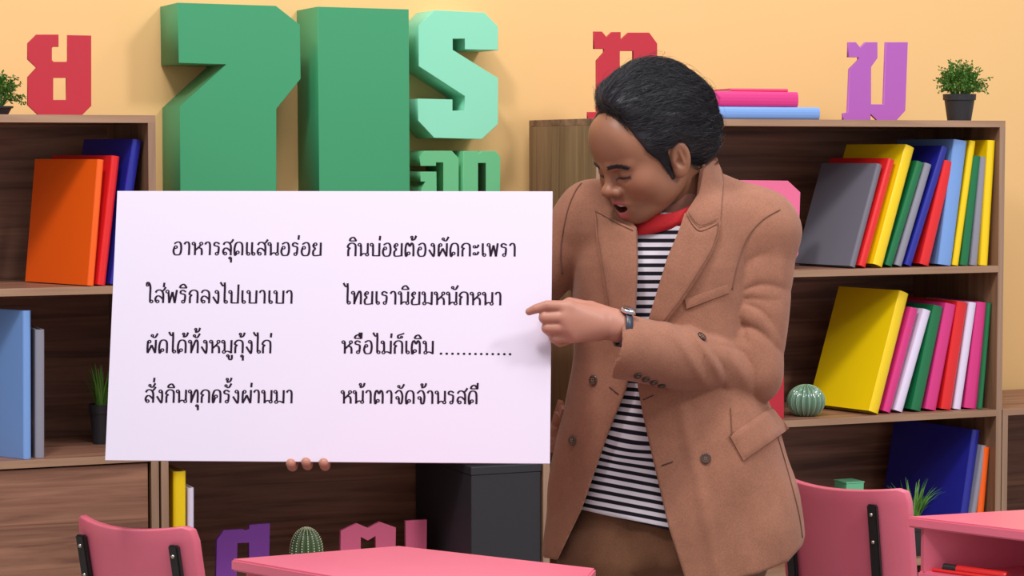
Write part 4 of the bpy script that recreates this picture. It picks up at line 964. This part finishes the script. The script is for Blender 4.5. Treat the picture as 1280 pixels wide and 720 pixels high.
# ---- patches that lie on the jacket (lapels, collar, pockets): real thin cloth pieces
def march(px, py, fn, y0=-.40, y1=.15, n=260):
    px = np.asarray(px, float); py = np.asarray(py, float)
    D = Fv + (px[:, None] - 640) / FPX * np.array([1., 0, 0]) + (360 - py[:, None]) / FPX * Uv; D = D / D[:, 1:2]
    t = np.full(len(px), YP + y0); done = np.zeros(len(px), bool)
    bt = t.copy(); bd = np.full(len(px), 1e9)
    for i in range(140):
        P = (C0 + D * t[:, None]).astype(np.float32); d = fn(P); done |= (d < .0004); cl = d < bd; bt = np.where(cl, t, bt); bd = np.where(cl, d, bd); t = np.where(done, t, t + np.clip(d * .7, .0003, .02))
        if done.all(): break
    t = np.where(done, t, bt)
    return (C0 + D * t[:, None]).astype(np.float32), done
def solidj(P):          # jacket without the opening, so that patches span it smoothly
    return smin(smin(torso(P), cap(P, NKA, NKB, .071, .092), .02), arms_noarm(P), .022)
def arms_noarm(P):
    d = cap(P, pp(882, 256, .025), SHR, .066, .078); d = smin(d, cap(P, pp(800, 262, .02), SHL, .060, .064), .03)
    return smin(d, cap(P, SHR, ELR, .076, .066), .03)
def patch(name, poly, m, off=.004, thick=.004, fn=solidj, step=5, lift=None, parent=None):
    poly = [tuple(p) for p in poly]; xs = [p[0] for p in poly]; ys = [p[1] for p in poly]
    bnd = []
    for i in range(len(poly)):
        a, b = poly[i], poly[(i + 1) % len(poly)]; n = max(1, int(math.dist(a, b) / step))
        bnd += [(a[0] + (b[0] - a[0]) * k / n, a[1] + (b[1] - a[1]) * k / n) for k in range(n)]
    gx, gy = np.meshgrid(np.arange(min(xs), max(xs), step), np.arange(min(ys), max(ys), step)); gx = gx.ravel(); gy = gy.ravel()
    ins = poly2(gx.astype(np.float32), gy.astype(np.float32), poly) < -step * .5
    pts = bnd + list(zip(gx[ins], gy[ins])); nb_ = len(bnd)
    vo, _, fo, *_r = geometry.delaunay_2d_cdt([Vector(p) for p in pts], [(i, (i + 1) % nb_) for i in range(nb_)], [], 1, 1e-4)
    vx = np.array([v[0] for v in vo]); vy = np.array([v[1] for v in vo]); P, _ = march(vx, vy, fn)
    N = grad(fn, P, .004); sd = -poly2(vx.astype(np.float32), vy.astype(np.float32), poly)
    o = off + (lift(vx, vy) if lift is not None else 0)
    Pf = P + N * (o + thick)[:, None] if hasattr(o, '__len__') else P + N * (off + thick)
    edge = np.clip(sd / 4.0, 0, 1); Pf = Pf - N * (thick * .5 * (1 - edge))[:, None]
    Pb = P - N * .004
    n = len(P); tri = [f for f in fo if len(f) == 3]; F = []
    Fr = np.array(tri); 
    # orientation: face the viewer
    a, b, c = Pf[Fr[:, 0]], Pf[Fr[:, 1]], Pf[Fr[:, 2]]; nn = np.cross(b - a, c - a); fl = (nn * N[Fr[:, 0]]).sum(-1) < 0; Fr[fl] = Fr[fl][:, ::-1]
    from collections import Counter
    ed = Counter(); 
    for f in Fr:
        for i in range(3): ed[tuple(sorted((f[i], f[(i + 1) % 3])))] += 1
    side = []
    for f in Fr:
        for i in range(3):
            u_, v_ = f[i], f[(i + 1) % 3]
            if ed[tuple(sorted((u_, v_)))] == 1: side += [(v_, u_, u_ + n), (v_, u_ + n, v_ + n)]
    F = np.concatenate([Fr, Fr[:, ::-1] + n, np.array(side)])
    ob = pmesh(name, np.concatenate([Pf, Pb]), F, m, parent=parent or jk)
    md = ob.modifiers.new('edge', 'EDGE_SPLIT'); md.split_angle = math.radians(50); return ob
LR = [(856, 268), (873, 287), (899, 277), (896, 296), (888, 318), (868, 352), (850, 380), (832, 404), (811, 404), (813, 394), (835, 322), (848, 291)]
patch('lapel', LR, TAN, .0055, .005)
LC = [(877, 212), (893, 198), (900, 214), (903, 232), (899, 277), (873, 286), (857, 268), (872, 243)]
patch('collar', LC, TAN, .003, .0035)
LL = [(742, 262), (760, 271), (778, 280), (796, 288), (797, 330), (794, 394), (763, 396), (757, 352), (749, 302), (745, 275)]
patch('lapel', LL, TAN, .0055, .005)
patch('pocket_flap', [(911, 545), (962, 510), (983, 537), (928, 576)], TAN, .003, .005)
patch('pocket_flap', [(687, 546), (701, 500), (706, 512), (690, 566)], TAN, .003, .004)
patch('breast_pocket', [(856, 374), (909, 356), (911, 366), (858, 386)], TAN, .001, .0025)
def seam(name, pts, r=.0011, off=.0006, fn=jacket, m=None, parent=None):
    v = np.array(smooth(pts, 6)); P, ok = march(v[:, 0], v[:, 1], fn); N = grad(fn, P, .004); Q = P + N * off - PIN
    bm = bmesh.new(); tube(bm, [tuple(q) for q in Q], r, 6); return bmobj(name, bm, m or TANE, parent or jk, True)
seam('seam', [(703, 342), (701, 320), (703, 295), (710, 262), (719, 240), (727, 229)], .0014)
seam('seam', [(975, 262), (952, 276), (934, 298), (922, 330), (915, 362)], .0012)
seam('seam', [(913, 510), (914, 530), (915, 544)], .001)
seam('seam', [(972, 546), (985, 590), (998, 640), (1003, 672)], .001)
seam('seam', [(893, 199), (901, 215), (903, 235), (899, 276)], .001, .003)
seam('stitching', [(912, 544), (962, 511)], .0011, .007)
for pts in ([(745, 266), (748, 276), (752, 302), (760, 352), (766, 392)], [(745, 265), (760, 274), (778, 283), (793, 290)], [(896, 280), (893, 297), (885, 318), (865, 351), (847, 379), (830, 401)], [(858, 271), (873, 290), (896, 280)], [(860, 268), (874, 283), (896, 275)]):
    seam('stitching', pts, .0007, .0108, solidj)  # lapel topstitching, coloured dark to suggest the shadow gap along the edge
DK = mat('dark_thread', (54, 34, 38), 0.8)
for a, b in (((762, 484), (773, 493)), ((804, 500), (817, 494)), ((827, 582), (841, 577)), ((866, 306), (877, 304))): seam('buttonhole', [a, b], .0009, .0006 if a[0] != 866 else .0085, m=DK)
BUT = mat('horn_button', (74, 50, 44), 0.25, coat=.5, var=.4, bscale=300)
def button(px, py, r=.0095, m=BUT, fn=jacket, parent=None):
    P, _ = march([px], [py], fn); N = grad(fn, P, .006)[0]; q = Vector(N).to_track_quat('Z', 'Y').to_matrix().to_4x4()
    M = Matrix.Translation(Vector(P[0] - PIN)) @ q; bm = bmesh.new(); lathe(bm, [(r * .5, 0), (r * .95, .001), (r, .0024), (r * .88, .0036), (r * .7, .0028), (.0005, .0028)], 24); bm.transform(M)
    b = bmobj('button', bm, m, parent or jk, True); bm = bmesh.new()
    for k in range(4):
        a = math.pi / 4 + k * math.pi / 2; bmesh.ops.create_uvsphere(bm, u_segments=6, v_segments=4, radius=r * .11, matrix=M @ Matrix.Translation((math.cos(a) * r * .25, math.sin(a) * r * .25, .003)))
    bmobj('thread', bm, mat('pale_thread', (150, 120, 90), .7), b); return b
for x, y in ((742, 475), (716, 550.5), (882, 573), (877, 421)): button(x, y)
CB = mat('cuff_button', (66, 48, 46), .4)
for i in range(4): button(797 + i * 10, 469 + i * 4.2, .0075, CB)
# ---- watch
wc = pp(778, 411, HD + .026); ax_ = (pp(795, 412, HD + .035) - pp(768, 407, HD + .022)); ax_ /= np.linalg.norm(ax_)
WM = Matrix.Translation(Vector(wc - PIN)) @ Vector(ax_).to_track_quat('Z', 'Y').to_matrix().to_4x4()
bm = bmesh.new(); seg = 40; R_ = .0305; rr = []
for k in range(seg):
    a = 2 * math.pi * k / seg; rr.append([bm.verts.new(WM @ Vector((math.cos(a) * r_, math.sin(a) * r_, z_))) for r_, z_ in ((R_, -.0065), (R_ + .002, -.006), (R_ + .002, .006), (R_, .0065))])
for k in range(seg):
    for j in range(4): bm.faces.new((rr[k][j], rr[k][(j + 1) % 4], rr[(k + 1) % seg][(j + 1) % 4], rr[(k + 1) % seg][j]))
wt = bmobj('wristwatch', bm, mat('watch_strap', (50, 54, 70), .35), person, True)
face = np.array([-.15, -.35, .9]); fx = Vector(face); fx -= Vector(ax_) * fx.dot(Vector(ax_)); fx.normalize()
WF = Matrix.Translation(Vector(wc - PIN) + fx * (R_ + .001)) @ fx.to_track_quat('Z', 'Y').to_matrix().to_4x4()
bm = bmesh.new(); lathe(bm, [(.012, 0), (.0135, .001), (.0135, .006), (.012, .0075), (.001, .0075)], 28); bm.transform(WF); bmobj('watch_case', bm, mat('watch_steel', (215, 215, 222), .15, metal=1), wt, True)
# ---- brows, teeth, fingernails
def ribbon_hairs(name, seeds, fn, flow, L, steps, r, lift, m, rng, parent=None, wob=.15, kind='stuff'):
    P = np.array(seeds, np.float32); n = len(P); path = [P + grad(fn, P, .003) * .0003]
    lf = rng.uniform(.3, 1, n)[:, None].astype(np.float32); Ls = (L * rng.uniform(.6, 1.2, n))[:, None].astype(np.float32); wv = rng.normal(0, wob, (n, 3)).astype(np.float32)
    for i in range(steps):
        N = grad(fn, P, .003); D = flow(P) + wv; D = D - N * (D * N).sum(-1, keepdims=True); D /= np.linalg.norm(D, axis=-1, keepdims=True) + 1e-9
        P = P + D * Ls / steps; P = P - grad(fn, P, .003) * fn(P)[:, None] * .9; f = (i + 1) / steps
        path.append(P + N * lift * lf * math.sin(f * math.pi * .75))
    A = np.stack(path, 1); T = np.gradient(A, axis=1); T /= np.linalg.norm(T, axis=-1, keepdims=True) + 1e-9
    X_ = np.cross(T, np.array([.3, .5, .8], np.float32)); X_ /= np.linalg.norm(X_, axis=-1, keepdims=True) + 1e-9; Y_ = np.cross(T, X_)
    s = steps + 1; rad = (r * np.clip(1.15 - np.arange(s) / (s - 1), .12, 1))[None, :, None]
    V = np.stack([A + (X_ * math.cos(a) + Y_ * math.sin(a)) * rad for a in (0, 2.094, 4.189)], 2)   # n,s,3,3
    base = np.arange(n)[:, None, None] * s * 3 + np.arange(s - 1)[None, :, None] * 3 + np.arange(3)[None, None, :]
    b2 = np.arange(n)[:, None, None] * s * 3 + np.arange(s - 1)[None, :, None] * 3 + (np.arange(3)[None, None, :] + 1) % 3
    F = np.stack([base, b2, b2 + 3, base + 3], -1).reshape(-1, 4)
    o = pmesh(name, V.reshape(-1, 3), F, m, parent=parent, smooth=True); o['kind'] = kind; return o
HAIRM = mat('black_hair', (36, 34, 42), 0.5, 0.5)
RG = np.random.default_rng(3); hf = lambda P: headneck(P)
for sx in (-1, 1):
    n = 260; t = RG.uniform(0, 1, n); x = .011 + .031 * t; zc = .0090 + .005 * np.sin(t * 2.6) - .0085 * t; z_ = zc + RG.uniform(-1, 1, n) * (.0034 - .0022 * t)
    Q = np.stack([sx * x, .10 - .9 * x ** 2 * 14, z_], 1); P0 = hw(Q).astype(np.float32)
    for _ in range(6): P0 = P0 - grad(hf, P0, .003) * hf(P0)[:, None]
    fl = (np.array([sx * .95, -.2, .25]) @ HR.T).astype(np.float32)
    ribbon_hairs('eyebrow', P0, hf, lambda P: np.tile(fl, (len(P), 1)), 0.010, 4, .0008, .0012, HAIRM, RG)
for sx in (-1, 1):
    t = np.linspace(0, 1, 9); Qe = np.stack([sx * (.0175 + .029 * t), np.full(9, .095), -.0165 - .0035 * np.sin(t * 3.0) + .003 * t], 1); Pe = hw(Qe).astype(np.float32)
    dv = (np.array([0, -1, 0]) @ HR.T).astype(np.float32)
    for _ in range(60): Pe = Pe + dv * np.clip(hf(Pe), -.002, .004)[:, None] * .7
    bm = bmesh.new(); tube(bm, [tuple(q) for q in Pe - PIN], [.0004, .0009, .0012, .0013, .0013, .0013, .0013, .0011, .0006], 6); bmobj('eyelashes', bm, HAIRM, person, True)
bm = bmesh.new()
for i in range(6):
    x = (i - 2.5) * .0045; q = hw((x, .088 - abs(x) * .25, -.0735)); bx(bm, -.002, .002, -.0015, .0015, -.003, .003, .0008)
    vs = bm.verts[-24:] if False else None
bm.free(); bm = bmesh.new()
for i in range(6):
    x = (i - 2.5) * .0045; M = Matrix.Translation(Vector(hw((x, .091 - abs(x) * .25, -.0745)) - PIN)) @ Matrix([[float(HR[r][c]) for c in range(3)] for r in range(3)]).to_4x4()
    r = bmesh.ops.create_cube(bm, size=1); bmesh.ops.scale(bm, vec=(.0042, .003, .006), verts=r['verts']); bmesh.ops.transform(bm, matrix=M, verts=r['verts'])
bmobj('teeth', bm, mat('teeth', (222, 206, 190), .3), person)
# ---- hair
SIDE = [(.062, .13), (.057, .104), (.055, .080), (.053, .050), (.044, .018), (.030, -.008), (.020, -.034), (.015, -.058), (.007, -.056), (.007, -.026), (.008, .004), (-.014, .012), (-.032, -.008), (-.038, -.060), (-.052, -.105), (-.16, -.105), (-.16, .2), (.08, .2)]
def hairvol(P):
    Q = toh(P); S = Q.copy(); S[..., 0] = np.abs(S[..., 0])
    d = ell(Q, (0, -.030, .044), (.090, .116, .106))
    d = smin(d, ell(Q, (0, .030, .096), (.058, .048, .036)), .03)
    d = smin(d, ell(Q, (-.01, -.086, .010), (.074, .062, .086)), .03)
    ang = np.arctan2(Q[..., 0], Q[..., 2] + .03); g = np.sin(ang * 34 + 2.4 * np.sin(Q[..., 1] * 40 + ang * 3)) + .6 * np.sin(ang * 71 + 3 * np.sin(Q[..., 1] * 27))
    d = d + .0008 * g + .002 * np.sin(ang * 9 + Q[..., 1] * 22)
    d = smax(d, (Q[..., 0] * .75 + Q[..., 1] - .066) / 1.25, .02); hb = head_sdf(Q, False) - .0035; d = smin(d, hb, .008)
    side = poly2(Q[..., 1], Q[..., 2], SIDE); d = smax(d, side, .008)
    d = smax(d, -(head_sdf(Q) + .006), .002)
    return d
pos, F = surf(hairvol, HC - .17, HC + .17, .0026); hair = pmesh('hair', pos, F, HAIRM)
Q = toh(pos); out = (pos @ np.zeros(3) == 0) & (head_sdf(Q) > .004); cand = pos[out]; sel = RG.choice(len(cand), 5200)
def flowf(P):
    Q = toh(P); D = np.stack([np.sign(Q[:, 0]) * .25 * np.ones(len(Q)), -np.ones(len(Q)), -.10 - .5 * np.clip((-Q[:, 1]) / .08, 0, 2.2)], 1).astype(np.float32); return D @ HR.T
ribbon_hairs('hair_strands', cand[sel], hairvol, flowf, .055, 9, .00055, .0065, HAIRM, RG, wob=.22)
sel = RG.choice(len(cand), 420); ribbon_hairs('stray_hairs', cand[sel], hairvol, flowf, .06, 9, .0003, .016, HAIRM, RG, wob=.45)
hs_ = head_sdf(Q); side_ = pos[(hs_ > .0015) & (hs_ <= .006) & (Q[:, 2] < .03) & (Q[:, 1] > -.02)]
if len(side_) > 50:
    def flowd(P): return np.tile((np.array([0, -.55, -1.0]) @ HR.T).astype(np.float32), (len(P), 1))
    sl = RG.choice(len(side_), min(len(side_), 900)); ribbon_hairs('sideburn_hairs', side_[sl], hairvol, flowd, .014, 5, .0004, .0022, HAIRM, RG, wob=.3)
# ---- shoes
SH = mat('brown_shoe', (70, 44, 32), .35)
for kx, y0 in ((.17, .0), (.39, .03)):
    def shoe(P, kx=kx, y0=y0):
        d = smin(ell(P, (kx, YP + y0 - .10, .035), (.045, .10, .035)), ell(P, (kx, YP + y0 + .02, .05), (.042, .06, .05)), .03)
        return smax(d, .002 - P[..., 2], .003)
    pos, F = surf(shoe, (kx - .07, YP + y0 - .23, -.01), (kx + .07, YP + y0 + .11, .13), .006); pmesh('shoe', pos, F, SH)
